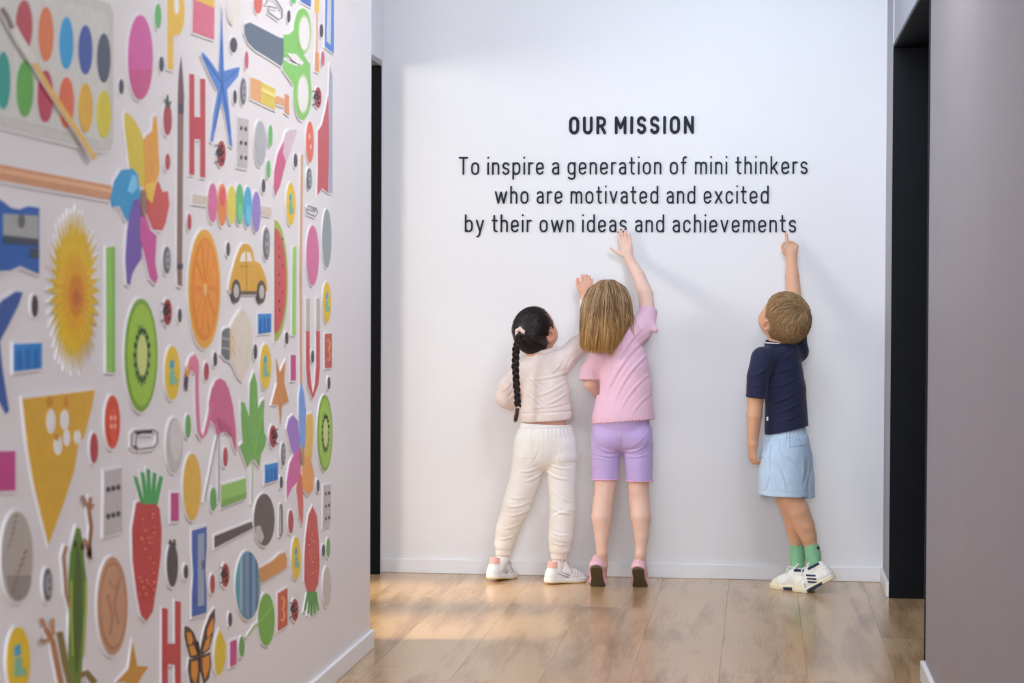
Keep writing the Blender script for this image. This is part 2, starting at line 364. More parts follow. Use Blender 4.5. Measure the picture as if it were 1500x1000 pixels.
def sticker(name, label, pieces, group=None, border=.0048, back=True, cat='sticker'):
    """pieces: (part name, rgb, [polygons in picture coordinates], layer)"""
    base = [to_wall(q) for pc in pieces if pc[3] == 0 for q in pc[2]]
    ys = [p[0] for q in base for p in q]; zs = [p[1] for q in base for p in q]
    cy, cz = sum(ys)/len(ys), sum(zs)/len(zs)
    V, F = prism([offset(q, border) for q in base], 0, TB)
    V = [(x, y-cy, z-cz) for x, y, z in V]
    root = mesh_obj(name, V, F, back_m); root.location = (XM, cy, cz); tag(root, label, cat, group)
    for k, (pn, rgb, polys, lay) in enumerate(pieces):
        many = pn in ('seeds', 'pips', 'stitching', 'legs', 'spots'); solid = pn in ('letter_face', 'handle', 'frog_toe')
        for j, grp in enumerate([polys] if many or solid else [[q] for q in polys]):
            V, F = prism([to_wall(q) for q in grp], TB-.001, TB+.0010+.0006*lay+.00011*k+.00003*j)
            V = [(x, y-cy, z-cz) for x, y, z in V]
            o = mesh_obj(pn, V, F, smat(rgb), root)
            if many: o['kind'] = 'stuff'
    return root
def blob(name, label, rgb, cx, cy, rx, ry, extra=(), group=None):
    return sticker(name, label, [(name.replace('_sticker', '_picture'), rgb, [E_(cx, cy, rx, ry)], 0)]+list(extra), group)
W_ = (225, 223, 224)
# --- paint set and its brush
sticker('paint_set_sticker', 'big sticker of a white watercolour paint tray with round colour pans, top left of mural', [
    ('tray', (196, 196, 190), [[(-70, -58), (130, -4), (158, 6), (163, 20), (163, 205), (158, 220), (148, 222), (-70, 168)]], 0),
    ('tray_inset', (204, 205, 199), [[(-70, -40), (150, 18), (154, 28), (154, 200), (148, 208), (-70, 152)]], 1)]+
    [('paint_pan', c, [E_(x, y, a, b)], 2) for c, x, y, a, b in (((178, 58, 68), 31, 38, 12, 38), ((218, 118, 62), 63, 50, 11, 40), ((20, 152, 212), 93, 63, 10, 38), ((48, 76, 160), 121, 73, 10, 36), ((70, 80, 100), 148, 85, 9.5, 36), ((10, 150, 135), 0, 118, 10, 42), ((88, 165, 62), 32, 130, 12, 41), ((180, 52, 80), 62, 141, 11, 38), ((218, 102, 56), 93, 150, 10.5, 37), ((218, 170, 42), 121, 158, 10, 36), ((208, 196, 44), 148, 167, 10, 35))])
sticker('paintbrush_sticker', 'sticker of a slim yellow-handled paintbrush lying across the paint tray', [
    ('brush_handle', (222, 180, 84), [ST([(41, 92), (60, 125), (85, 163), (110, 200), (131, 233)], 6.5)], 0),
    ('brush_ferrule', (212, 210, 206), [ST([(2, 26), (20, 58), (41, 92)], 10)], 0), ('bristles', (120, 98, 92), [ST([(-8, 12), (0, 24), (8, 42)], 7)], 0)], border=.001).location.x += .0075
# --- wooden rod
sticker('wooden_rod_sticker', 'sticker of a long pale wooden rod running off the left edge, under the paint tray', [
    ('rod', (205, 148, 108), [[(-60, 229), (0, 241), (160, 272), (160, 293), (0, 264), (-60, 252)]], 0), ('rod_shine', (224, 176, 134), [[(-60, 236), (0, 247), (160, 277), (160, 283), (0, 254), (-60, 243)]], 1)])
blob('ball_sticker', 'sticker of a large pink rubber ball beside the paint tray', (205, 88, 160), 203, 84, 18, 62, [('lower_shade_print', (196, 78, 132), [E_(203, 92, 17, 53, 20, 10, 170)], 1)])
blob('bean_sticker', 'sticker of a bright green bean left of the yellow letter P', (92, 178, 98), 229, 24, 4.5, 18)
blob('seed_sticker', 'sticker of a dark seed at lower right corner of the paint tray', (58, 56, 74), 175, 127, 3.2, 11)
blob('seed_sticker', 'sticker of a dark seed under the foot of the yellow letter P', (58, 56, 74), 234, 94, 3.2, 11)
sticker('letter_sticker', 'sticker of a yellow capital letter P at the top of mural', [
    ('letter_face', (226, 184, 62), [[(243, -22), (251, -22), (251, 103), (243, 100)], [(250, -22), (258, -21), (265, -10), (268, 12), (266, 38), (260, 51), (250, 52)]], 0),
    ('letter_hole', W_, [E_(255.5, 8, 3.6, 13)], 1)])
sticker('paintbrush_sticker', 'tall sticker of a thin upright paintbrush with brown handle and dark tip', [
    ('brush_handle', (132, 102, 92), [[(258, 166), (266, 166), (264, 388), (264, 419), (258, 417), (257, 388)]], 0), ('bristles', (112, 76, 84), [[(262.5, 84), (265, 110), (267, 145), (266, 155), (258, 152), (259, 115)]], 0),
    ('brush_ferrule', (66, 56, 66), [[(258, 151), (266.5, 153), (266, 167), (258, 166)]], 0), ('handle_band', (60, 54, 60), [R_(257, 386, 264.5, 394)], 1)])
def tomato(cx, cy, label):
    sticker('berry_sticker', label, [('berry', (168, 62, 72), [E_(cx, cy, 6, 23)], 0), ('stalk', (60, 78, 62), [[(cx-4, cy-30), (cx-1, cy-22), (cx, cy-36), (cx+1.5, cy-22), (cx+5, cy-27), (cx+2, cy-17), (cx-2, cy-17)]], 1)])
tomato(243, 175, 'sticker of a small red berry with leafy dark stalk between pink ball and brown paintbrush')
blob('bean_sticker', 'sticker of a red bean above the red petal of the large pinwheel', (178, 60, 68), 243, 237, 3.6, 12)
def coin(cx, cy, rx, ry, label, c=(128, 130, 136)):
    blob('button_sticker', label, c, cx, cy, rx, ry, [('button_rim', (92, 94, 100), [E_(cx, cy, rx*.8, ry*.84)], 1), ('button_centre', (150, 152, 156), [E_(cx, cy, rx*.62, ry*.68)], 2), ('button_hole', (70, 70, 78), [E_(cx, cy-ry*.25, rx*.16, ry*.12), E_(cx, cy+ry*.25, rx*.16, ry*.12)], 3)])
coin(242, 381, 5.5, 20, 'sticker of a grey metal button left of the foot of the brown paintbrush')
# --- large pinwheel
sticker('pinwheel_sticker', 'large sticker of a rainbow pinwheel with yellow, blue, red, purple and pink vanes', [
    ('vane', (210, 190, 48), [[(180, 166), (184, 165), (195, 177), (203, 192), (207, 205), (213, 240), (212, 262), (205, 275), (196, 262), (188, 248), (184, 215), (180, 186)]], 0),
    ('vane', (222, 158, 50), [[(222, 172), (226, 170), (228, 190), (229, 215), (231, 250), (225, 272), (216, 300), (208, 282), (209, 250), (207, 206), (212, 199), (220, 193)]], 0),
    ('vane', (40, 150, 205), [[(175, 249), (192, 247), (199, 256), (203, 290), (197, 305), (190, 322), (184, 324), (180, 318), (172, 301), (161, 304), (158, 290), (165, 265)]], 0),
    ('vane', (202, 82, 78), [[(229, 265), (235, 281), (243, 280), (245, 300), (240, 325), (235, 337), (222, 336), (212, 312), (213, 292), (224, 274)]], 0),
    ('vane', (110, 82, 168), [[(192, 294), (201, 290), (205, 320), (204, 378), (195, 392), (190, 402), (187, 418), (183, 414), (181, 380), (183, 342), (187, 313)]], 0),
    ('vane', (196, 76, 150), [[(202, 318), (210, 315), (217, 337), (226, 345), (224, 385), (228, 406), (225, 415), (217, 407), (209, 372), (202, 350)]], 0),
    ('vane_fold', (120, 192, 228), [[(190, 256), (196, 258), (198, 274), (190, 284), (183, 280)]], 1), ('vane_fold', (232, 190, 66), [[(210, 270), (226, 266), (219, 298), (212, 290)]], 1),
    ('pinwheel_hub', (150, 110, 90), [E_(207, 298, 4, 20)], 2)])
# --- sharpener at the left edge
sticker('sharpener_sticker', 'sticker of a chunky blue pencil sharpener at the left edge above the blue starfish arms', [
    ('sharpener_body', (22, 90, 172), [[(-30, 288), (-2, 293), (12, 304), (25, 307), (38, 302), (54, 304), (54, 401), (42, 396), (26, 389), (12, 396), (-30, 398)]], 0),
    ('metal_plate', (160, 162, 160), [[(1, 313), (52, 316), (52, 356), (1, 350)]], 1), ('blade_edge', (58, 66, 84), [[(1, 344), (52, 350), (52, 360), (1, 355)], R_(40, 364, 53, 378)], 2), ('screw', (94, 94, 96), [E_(27, 324, 5, 10)], 2)])
# --- dandelion
rg = random.Random(3)
def spiky(cx, cy, rx, ry, n, dep):
    out = []
    for i in range(n):
        a = 2*math.pi*i/n; k = 1-rg.random()*.1
        out.append((cx+rx*k*math.cos(a), cy+ry*k*math.sin(a))); a += math.pi/n; out.append((cx+rx*(k-dep)*math.cos(a), cy+ry*(k-dep)*math.sin(a)))
    return out
sticker('dandelion_sticker', 'large sticker of a shaggy yellow dandelion flower head', [
    ('petals', (208, 176, 44), [spiky(105, 425, 40, 124, 42, .3)], 0), ('petals', (222, 184, 30), [spiky(106, 428, 34, 102, 36, .3)], 1),
    ('petals', (220, 164, 20), [spiky(106, 430, 25, 70, 30, .3)], 2), ('flower_heart', (208, 130, 20), [spiky(107, 432, 13, 36, 22, .25)], 3), ('flower_heart', (188, 104, 30), [E_(107, 436, 4.5, 12)], 4)])
sticker('straw_sticker', 'sticker of a light green straw standing between the dandelion and the large kiwi slice', [('straw', (146, 196, 92), [[(153, 363), (165, 360), (165, 545), (153, 543)]], 0), ('straw_shade', (122, 180, 80), [R_(161, 362, 165, 545)], 1)])
sticker('starfish_sticker', 'sticker of a blue starfish cut by the left edge, under the chunky sharpener', [('starfish_arms', (46, 84, 160), [[(-40, 505), (-20, 468), (0, 440), (20, 427), (30, 428), (24, 446), (8, 478), (-4, 500), (0, 540), (10, 602), (5, 606), (-4, 588), (-30, 540)]], 0)])
blob('seed_sticker', 'sticker of a dark seed between the blue starfish and the dandelion', (50, 46, 56), 48, 448, 4.6, 16)
def block(pts, label, c=(30, 130, 200)):
    (x0, y0), (x1, y1), (x2, y2), (x3, y3) = pts; pc = [('brick_face', c, [pts], 0)]
    for k in range(3):
        t0, t1 = .12+.3*k, .26+.3*k
        f = lambda t, v: (x0+(x1-x0)*t, (y0+(y1-y0)*t)*(1-v)+(y3+(y2-y3)*t)*v)
        pc.append(('brick_groove', (24, 98, 178), [[f(t0, .25), f(t1, .25), f(t1, .97), f(t0, .97)]], 1))
    sticker('toy_block_sticker', label, pc)
block([(17, 504), (58, 502), (58, 539), (17, 544)], 'sticker of a small blue ridged block left of the dandelion')
block([(376, 460), (395, 459), (395, 486), (376, 489)], 'sticker of a small blue ridged block left of the watermelon slice')
block([(386, 681), (405, 677), (405, 702), (386, 708)], 'sticker of a small blue ridged block under the green maple leaf')
def kiwi(cx, cy, rx, ry, label):
    sd = [E_(cx+rx*.44*math.cos(a), cy+ry*.44*math.sin(a), rx*.05, ry*.04, 6) for a in np.linspace(0, 6.28, 17)[:-1]]
    blob('kiwi_sticker', label, (116, 160, 44), cx, cy, rx, ry, [('kiwi_flesh', (150, 192, 56), [E_(cx, cy, rx*.86, ry*.9)], 1), ('seed_ring', (98, 140, 66), [spiky(cx, cy, rx*.56, ry*.58, 16, .15)], 2), ('kiwi_core', (196, 206, 124), [E_(cx, cy, rx*.3, ry*.36)], 3), ('seeds', (44, 52, 40), sd, 3)])
kiwi(204, 520, 24, 83, 'large sticker of a kiwi slice between the dandelion and the orange slice')
kiwi(474, 634, 11, 56, 'smaller sticker of a kiwi slice near the right edge of mural')
def ladybird(cx, cy, s, label, flip=1):
    rx, ry = 6*s, 19*s
    legs = [ST([(cx-flip*rx*.6, cy+k*ry*.5), (cx-flip*rx*1.45, cy+k*ry*.62)], .9) for k in (-1.1, 0, 1.1)]
    pc = [('wing_case', (158, 52, 56), [E_(cx, cy, rx, ry)], 0), ('ladybird_head', (46, 40, 46), [E_(cx-flip*rx*.75, cy-ry*.1, rx*.4, ry*.36)], 1), ('legs', (60, 50, 54), legs, 1),
          ('spots', (50, 36, 42), [E_(cx+rx*a, cy+ry*b, rx*.16, ry*.13, 10) for a, b in ((0, -.55), (.3, -.1), (-.1, .1), (.2, .5), (-.3, -.3))], 2)]
    sticker('ladybird_sticker', label, pc)
ladybird(243, 457, 1, 'sticker of a red ladybird right of the large kiwi slice')
ladybird(322, 225, 1, 'sticker of a red ladybird under the upper blue starfish')
ladybird(464, 143, .8, 'sticker of a red ladybird right of the green-handled scissors')
ladybird(398, 639, .85, 'sticker of a red ladybird under the orange star', -1)
ladybird(328, 842, .9, 'sticker of a red ladybird between the narrow sharpener and striped paddle')
ladybird(430, 893, .85, 'sticker of a red ladybird right of the lower red number block')
# --- cheese
sticker('cheese_sticker', 'large sticker of a yellow wedge of cheese with round holes', [
    ('cheese', (212, 166, 38), [[(30, 584), (136, 571), (130, 602), (120, 640), (112, 650), (105, 690), (90, 737), (68, 796), (58, 755), (46, 705), (37, 650)]], 0), ('cheese_hole', W_, [E_(71, 617, 6.5, 18), E_(91, 615, 6.2, 15), E_(94, 641, 5, 12), E_(81, 652, 6, 14), E_(110, 640, 5, 10)], 1), ('cheese_dimple', (196, 132, 30), [E_(69, 588, 4.5, 8), E_(93, 588, 3.5, 9), E_(79, 640, 3, 6)], 1)])
blob('button_sticker', 'sticker of an orange-red four-hole button right of the cheese wedge', (212, 82, 52), 162, 618, 11, 39, [('button_hole', (226, 168, 150), [E_(159.5, 612, 1.6, 4), E_(165, 612, 1.6, 4), E_(159.5, 624, 1.6, 4), E_(165, 624, 1.6, 4)], 1), ('button_rim', (196, 70, 48), [ST(E_(162, 618, 8.2, 30)+[(170.2, 618)], .8)], 1)])
blob('button_sticker', 'sticker of an orange two-hole button left of the red penknife', (218, 100, 76), 452, 208, 5.6, 30, [('button_hole', (226, 190, 180), [E_(451, 200, 1, 4), E_(453, 215, 1, 4)], 1)])
blob('bean_sticker', 'sticker of a red bean touching the right side of the cheese wedge', (172, 60, 66), 135, 656, 5.6, 22)
def clip(pts, w, label):
    sticker('paper_clip_sticker', label, [('bent_wire', (128, 128, 132), [ST(pts, w)], 0)], border=.005)
clip([(196, 658), (190, 652), (190, 637), (195, 631), (222, 629), (228, 633), (228, 648), (223, 655), (200, 658), (196, 652), (197, 638), (205, 634), (220, 634)], 2.0, 'sticker of a silver paper clip under the large kiwi slice')
clip([(387, 6), (391, -4), (402, 0), (411, 14), (411, 26), (406, 29), (391, 18), (391, 9), (403, 12)], 2.0, 'sticker of a silver paper clip above the scissor blade')
clip([(449, 301), (461, 305), (463, 311), (460, 317), (448, 312), (447, 306), (459, 309)], 1.6, 'sticker of a small silver paper clip above the small pink ball')
def card(x0, y0, x1, y1, label, c=(188, 62, 132), sl=-.04):
    sticker('paper_square_sticker', label, [('coloured_card', c, [R_(x0, y0, x1, y1, sl)], 0)])
card(-30, 662, 19, 720, 'sticker of a magenta rectangle cut by the left edge under the cheese')
card(248, 722, 259, 763, 'sticker of a magenta rectangle left of the yellow egg')
card(424, 520, 431, 557, 'sticker of a magenta rectangle left of the red magnet')
card(335, 940, 344, 976, 'sticker of a magenta rectangle between the yellow lemon and a green bean', sl=-.4)
blob('pebble_sticker', 'sticker of a smooth grey-white pebble left of the pink flamingo legs', (186, 183, 182), 253, 652, 12, 40, [('pebble_shine', (204, 202, 200), [E_(255, 645, 8, 30)], 1)])
blob('bean_sticker', 'sticker of a green bean right of the grey-white pebble', (92, 160, 76), 273, 624, 3.8, 17)
def domino(pts, nc, nr, label):
    (x0, y0), (x1, y1), (x2, y2), (x3, y3) = pts
    f = lambda t, v: (x0+(x1-x0)*t, (y0+(y1-y0)*t)*(1-v)+(y3+(y2-y3)*t)*v)
    dots = [E_(*f((i+.7)/(nc+.4), (j+.7)/(nr+.4)), (x1-x0)*.11, (y3-y0)*.045, 10) for i in range(nc) for j in range(nr)]
    sticker('domino_sticker', label, [('domino_face', (186, 181, 180), [pts], 0), ('pips', (64, 60, 66), dots, 1)])
domino([(150, 690), (175, 685), (176, 778), (149, 785)], 3, 2, 'sticker of a pale domino with six dark pips left of the large strawberry')
domino([(346, 172), (362, 175), (360, 247), (345, 244)], 2, 3, 'sticker of a pale domino with six dark pips under the yellow rolling pin')
domino([(472, 711), (483, 709), (482, 769), (471, 773)], 2, 3, 'sticker of a pale domino with six pips under the smaller kiwi slice')
def leafy(cx, cy, w, h, up=1):
    return [[(cx+w*(k*.5-.05*k)-1.5*abs(1), cy), (cx+w*k*1.0-w*.10, cy-up*h*(1-.22*abs(k))), (cx+w*k*1.0+w*.14, cy-up*h*(.95-.22*abs(k))), (cx+w*k*.5+w*.22, cy)] for k in (-.9, -.4, 0, .45, .9)]
sd = [E_(200+rg.random()*24, 752+rg.random()*125, .8, 1.8, 6) for _ in range(36)]
sticker('strawberry_sticker', 'large sticker of a long red strawberry with leaves up', [
    ('strawberry_fruit', (186, 60, 60), [[(197, 737), (208, 731), (222, 732), (231, 745), (234, 775), (233, 810), (228, 850), (221, 895), (212, 909), (204, 900), (198, 870), (192, 820), (191, 775)]], 0), ('strawberry_leaf', (62, 160, 86), leafy(214, 738, 21, 52), 0), ('pips', (205, 120, 90), sd, 1)])
sd = [E_(449+rg.random()*12, 760+rg.random()*90, .5, 1.3, 6) for _ in range(26)]
sticker('strawberry_sticker', 'tall sticker of an upside-down red strawberry near the right edge', [
    ('strawberry_fruit', (196, 76, 78), [[(456, 741), (462, 755), (465, 790), (466, 830), (464, 855), (458, 868), (448, 866), (444, 850), (444, 820), (446, 785), (450, 755)]], 0), ('strawberry_leaf', (74, 150, 74), leafy(454, 866, 11, 36, -1), 0), ('pips', (214, 140, 110), sd, 1)])
blob('pinecone_sticker', 'sticker of a dark brown seed cone right of the large strawberry', (72, 68, 66), 250, 827, 8, 32, [('cone_tip', (60, 56, 54), [[(245, 797), (247, 790), (250, 796), (253, 789), (255, 799)]], 1)])
blob('baseball_sticker', 'sticker of a grey-white baseball with stitching at the left edge', (172, 166, 158), 22, 815, 23, 66, [('ball_underside', (140, 134, 130), [E_(24, 842, 18, 37, 20, 0, 180)], 1)]+[('stitching', (140, 96, 90), [ST([(8+2.0*k, 800-8.5*k), (12+2.0*k, 797-8.5*k)], 1) for k in range(6)]+[ST([(12+3.0*k, 868-9.5*k), (17+3.0*k, 862-9.5*k)], 1) for k in range(7)], 2)])
coin(67, 856, 6.5, 24, 'sticker of a small dark grey button right of the baseball', (112, 110, 112))
def badge(cx, cy, rx, ry, label):
    em = [[(cx-rx*.42, cy-ry*.42), (cx+rx*.1, cy-ry*.52), (cx+rx*.2, cy-ry*.2), (cx-rx*.42, cy-ry*.12)]]
    e2 = [[(cx-rx*.42, cy-ry*.06), (cx+rx*.22, cy-ry*.14), (cx+rx*.25, cy+ry*.2), (cx+rx*.58, cy+ry*.22), (cx+rx*.55, cy+ry*.42), (cx-rx*.42, cy+ry*.44)]]
    blob('badge_sticker', label, (222, 188, 34), cx, cy, rx, ry, [('printed_letters', (70, 160, 190), em, 1), ('printed_letters', (120, 178, 150), e2, 1)])
badge(24, 968, 17, 50, 'large round yellow badge sticker with blue letters at the bottom left corner')
badge(250, 546, 11, 39, 'round yellow badge sticker with blue letters left of the flamingo head')
badge(387, 537, 8, 33, 'round yellow badge sticker with blue letters above the maple leaf')
badge(424, 299, 6.5, 31, 'round yellow badge sticker with blue letters above the watermelon slice')
badge(477, 443, 6, 30, 'round yellow badge sticker with blue letters right of the magnet tips')
badge(432, 817, 6.5, 31, 'round yellow badge sticker with blue letters between paddle handle and upside-down strawberry')
# --- frog
sticker('frog_sticker', 'large sticker of a green tree frog seen from above with brown legs, bottom left', [
    ('frog_body', (92, 128, 42), [[(109, 772), (114, 774), (119, 795), (120, 822), (124, 850), (124, 890), (120, 940), (115, 1000), (112, 1030), (100, 1010), (97, 960), (99, 900), (97, 850), (100, 810)]], 0),
    ('frog_front_leg', (160, 112, 80), [ST([(116, 800), (121, 790), (125, 800), (129, 820), (127, 812), (131, 770), (127, 745), (130, 728)], 4.5)], 0),
    ('frog_front_leg', (160, 118, 84), [ST([(100, 890), (94, 870), (92, 840), (90, 815), (94, 800)], 4)], 0), ('frog_toe', (168, 122, 90), [ST([(127, 748), (120, 730), (118, 726)], 2.5), ST([(127, 750), (134, 738)], 2.5)], 1),
    ('frog_hind_leg', (124, 110, 52), [ST([(101, 1005), (92, 970), (84, 925)], 9), ST([(112, 990), (124, 985), (136, 1000)], 9)], 0),
    ('frog_shin', (172, 118, 74), [ST([(87, 1005), (80, 970), (74, 940), (64, 920)], 7)], 0), ('frog_toe', (176, 122, 84), [ST([(64, 922), (58, 905)], 3), ST([(70, 935), (60, 940), (56, 936)], 3), ST([(74, 930), (74, 906)], 3)], 1),
    ('frog_back', (66, 92, 32), [[(108, 800), (113, 812), (116, 850), (115, 930), (109, 985), (104, 930), (105, 850)]], 1), ('frog_eye', (40, 40, 30), [E_(106, 796, 1.6, 5), E_(117, 800, 1.6, 5)], 2), ('frog_flank', (150, 160, 70), [ST([(101, 850), (101, 900), (103, 960)], 2), ST([(122, 850), (122, 890), (118, 960)], 2)], 1)])
blob('coin_sticker', 'large sticker of a copper coin with a raised rim below the pale domino', (188, 142, 110), 162, 887, 22, 72, [('coin_rim', (164, 116, 88), [E_(162, 887, 19, 64)], 1), ('coin_face', (192, 146, 114), [E_(162, 887, 17.5, 60)], 2), ('coin_relief', (170, 124, 98), [ST([(153, 870), (160, 900), (157, 930)], 4), ST([(170, 850), (163, 885), (169, 915)], 4), ST([(155, 850), (163, 862), (172, 845)], 3)], 3)])
sticker('star_sticker', 'sticker of an orange star cut by the bottom edge', [('star', (196, 142, 54), [[(191.5, 940), (198, 975), (214, 976), (200, 998), (204, 1040), (188, 1010), (166, 1030), (182, 998), (168, 998), (186, 980)]], 0)])
def hletter(xl, xr, yt, yb, yt2, yb2, w, yc0, yc1, label):
    sticker('letter_sticker', label, [('letter_face', (188, 62, 70), [[(xl, yt), (xl+w, yt+1), (xl+w, yb+1), (xl, yb)], [(xr-w, yt2), (xr, yt2+1), (xr, yb2+1), (xr-w, yb2)], [(xl+w-1, yc0), (xr-w+1, yc0+1), (xr-w+1, yc1+1), (xl+w-1, yc1)]], 0)])
hletter(275, 298, 108, 255, 115, 259, 7, 171, 203, 'sticker of a tall red capital letter H right of the brown paintbrush')
hletter(235, 262, 890, 1040, 880, 1030, 8, 942, 972, 'sticker of a red capital letter H cut by the bottom edge')
blob('egg_sticker', 'sticker of a yellow egg above the narrow blue sharpener', (216, 174, 62), 279, 713, 13, 49)
blob('bean_sticker', 'sticker of a green bean left of the green chalk', (92, 160, 82), 310, 731, 4.5, 17)
sticker('chalk_sticker', 'sticker of a green stick of chalk under the flamingo', [('chalk', (140, 190, 94), [[(322, 711), (358, 700), (358, 729), (322, 743)]], 0), ('chalk_shade', (120, 172, 82), [[(322, 733), (358, 721), (358, 729), (322, 743)]], 1)])
sticker('flamingo_sticker', 'sticker of a pink flamingo with curved neck and thin legs', [
    ('flamingo_body', (196, 96, 134), [[(304, 590), (308, 570), (314, 557), (320, 554), (327, 558), (333, 570), (339, 595), (343, 630), (344, 662), (341, 655), (336, 636), (328, 630), (321, 634), (316, 640), (312, 622), (304, 612)]], 0),
    ('flamingo_neck', (206, 110, 146), [ST([(308, 590), (304, 612), (299, 634), (294, 641), (289, 632), (287, 605), (286, 570), (286, 545)], 4.5)], 0), ('flamingo_head', (212, 118, 148), [[(274, 545), (272, 536), (276, 524), (283, 519), (288, 528), (289, 546), (284, 548), (280, 541)]], 0),
    ('beak', (212, 140, 70), [[(276, 531), (275, 545), (271, 556), (270, 546)]], 1), ('beak_tip', (70, 60, 80), [[(270, 552), (273, 552), (271, 573), (269, 566)]], 1), ('wing', (178, 76, 116), [[(316, 612), (326, 618), (335, 626), (338, 640), (330, 632), (320, 630)]], 1),
    ('flamingo_leg', (150, 148, 150), [ST([(316, 638), (309, 673), (297, 733)], 1.0), ST([(318, 638), (318, 735)], 1.0)], 0)], border=.005)
sticker('maple_leaf_sticker', 'sticker of a green pointed maple leaf on a long stalk', [
    ('leaf_blade', (108, 168, 76), [[(370, 545), (374, 562), (376, 600), (381, 588), (385, 585), (384, 612), (385, 634), (388, 641), (386, 653), (380, 665), (378, 683), (373, 675), (368, 670), (365, 676), (360, 684), (353, 664), (349, 653), (354, 648), (352, 630), (351, 612), (351, 588), (356, 590), (360, 602), (363, 612), (364, 562)]], 0),
    ('leaf_stalk', (150, 180, 130), [ST([(368, 670), (367, 736)], 1.2)], 0), ('leaf_vein', (128, 184, 96), [ST([(369, 668), (369.5, 560)], .8), ST([(369, 668), (354, 600)], .7), ST([(369, 668), (383, 600)], .7)], 1)], border=.005)
sticker('light_bulb_sticker', 'sticker of a clear light bulb lying on its side with silver screw cap', [
    ('bulb_glass', (214, 206, 192), [[(352, 451), (359, 460), (366, 477), (368, 505), (363, 535), (353, 558), (346, 550), (340, 535), (334, 527), (334, 482), (341, 467)]], 0),
    ('filament', (216, 186, 142), [ST([(336, 490), (341, 500), (338, 512), (343, 520)], 2), R_(335, 483, 337, 524)], 1), ('screw_cap', (104, 112, 114), [[(323, 486), (328, 481), (334, 480), (334, 527), (328, 526), (322, 518)]], 0), ('cap_thread', (162, 166, 164), [ST([(322, 495), (334, 497)], 3), ST([(322, 509), (334, 511)], 3)], 1)])
cx = lambda a, b: (230+a/4, 230+b/4)
sticker('toy_car_sticker', 'sticker of a small rounded yellow vintage toy car', [
    ('car_body', (212, 162, 48), [[cx(*p) for p in ((412, 770), (420, 720), (432, 670), (450, 605), (475, 535), (498, 508), (530, 510), (550, 545), (562, 608), (592, 622), (615, 668), (632, 718), (638, 780), (622, 800), (480, 802), (425, 790))]], 0),
    ('car_window', (226, 222, 216), [[cx(*p) for p in ((474, 612), (486, 568), (505, 552), (507, 612))], [cx(*p) for p in ((518, 612), (516, 554), (534, 560), (549, 608))]], 1),
    ('bumper', (96, 80, 66), [[cx(*p) for p in ((470, 785), (580, 785), (580, 803), (470, 805))]], 1), ('door_line', (176, 130, 40), [ST([cx(474, 640), cx(552, 640)], 1), ST([cx(514, 615), cx(514, 780)], .6)], 1),
    ('wheel', (74, 68, 66), [E_(*cx(452, 785), 6.5, 17)], 1), ('wheel', (74, 68, 66), [E_(*cx(600, 790), 6.2, 17)], 1), ('hub_cap', (186, 182, 178), [E_(*cx(450, 785), 3.8, 10), E_(*cx(600, 790), 3.6, 10)], 2)])
o_w = []
for k in range(10):
    a = 2*math.pi*k/10; b = a+2*math.pi/10
    o_w.append([(297+17*r*math.cos(t), 423+70*r*math.sin(t)) for r, t in ((.14, a+.3), (.95, a+.07), (1, (a+b)/2), (.95, b-.07))])
sticker('orange_slice_sticker', 'large sticker of an orange slice left of the toy car', [('orange_peel', (222, 166, 48), [E_(297, 423, 23.5, 87)], 0), ('orange_flesh', (220, 132, 34), [E_(297, 423, 20, 76)], 1), ('segment', (226, 146, 48), o_w, 2), ('orange_core', (226, 178, 110), [E_(297, 424, 2.4, 10)], 3)])
s5 = [(322.5, 12), (325.5, 104), (340, 100), (349, 98), (346, 112), (330, 131), (333, 160), (338, 216), (334, 212), (327, 165), (322, 148), (318, 165), (309, 208), (306, 206), (311, 165), (317, 134), (305, 110), (293, 82), (294, 76), (303, 86), (318, 107)]
sticker('starfish_sticker', 'large sticker of a thin-armed blue starfish right of the tall red letter H', [('starfish_body', (78, 126, 200), [s5], 0), ('arm_ridge', (56, 98, 176), [ST([(322, 60), (323, 122), (312, 190)], 1.2), ST([(297, 85), (323, 122), (345, 103)], 1.2), ST([(323, 122), (334, 195)], 1.2)], 1)])
sticker('eraser_sticker', 'sticker of a pink eraser with yellow top at the upper edge', [('eraser', (212, 108, 132), [[(281, -16), (312, -12), (311, 58), (280, 47)]], 0), ('eraser_sleeve', (226, 184, 80), [[(282, -16), (312, -12), (311, 12), (283, 0)]], 1)])
blob('egg_sticker', 'sticker of a pale cream egg at the upper edge right of the pink eraser', (218, 214, 206), 340, 12, 9, 23)
for cx_, cy_, rx, ry, lb in ((340, 66, 5, 11, 'right of the upper starfish top arm'), (421, 24, 2.2, 9, 'above the scissor handles'), (342, 142, 2.4, 10, 'between upper starfish and the yellow rolling pin'), (469, 45, 2.4, 10, 'left of the blue frame at the top'), (431, 235, 2.4, 10, 'right of the pink feather'),
    (332, 365, 2.4, 10, 'above the toy car'), (384, 272, 2.4, 10, 'above the purple end of the bead string'), (261, 462, 2.5, 10, 'right of the ladybird beside the large kiwi'), (313, 526, 2.5, 10, 'between the flamingo head and the light bulb'), (372, 515, 2.4, 11, 'right of the light bulb glass'), (418, 495, 2.4, 9, 'below the watermelon slice'),
    (456, 522, 2, 9, 'inside the bend of the red magnet'), (480, 561, 2, 9, 'below the upper red number block'), (464, 711, 2, 9, 'left of the domino near the right edge'), (410, 706, 2, 9, 'right of the blue block under the maple leaf'), (472, 806, 2, 9, 'right of the upside-down strawberry'),
    (270, 837, 3, 10, 'between seed cone and the narrow sharpener'), (335, 907, 2.6, 10, 'left of the round green leaf')):
    blob('seed_sticker', 'sticker of a small dark seed '+lb, (62, 60, 72), cx_, cy_, rx, ry)
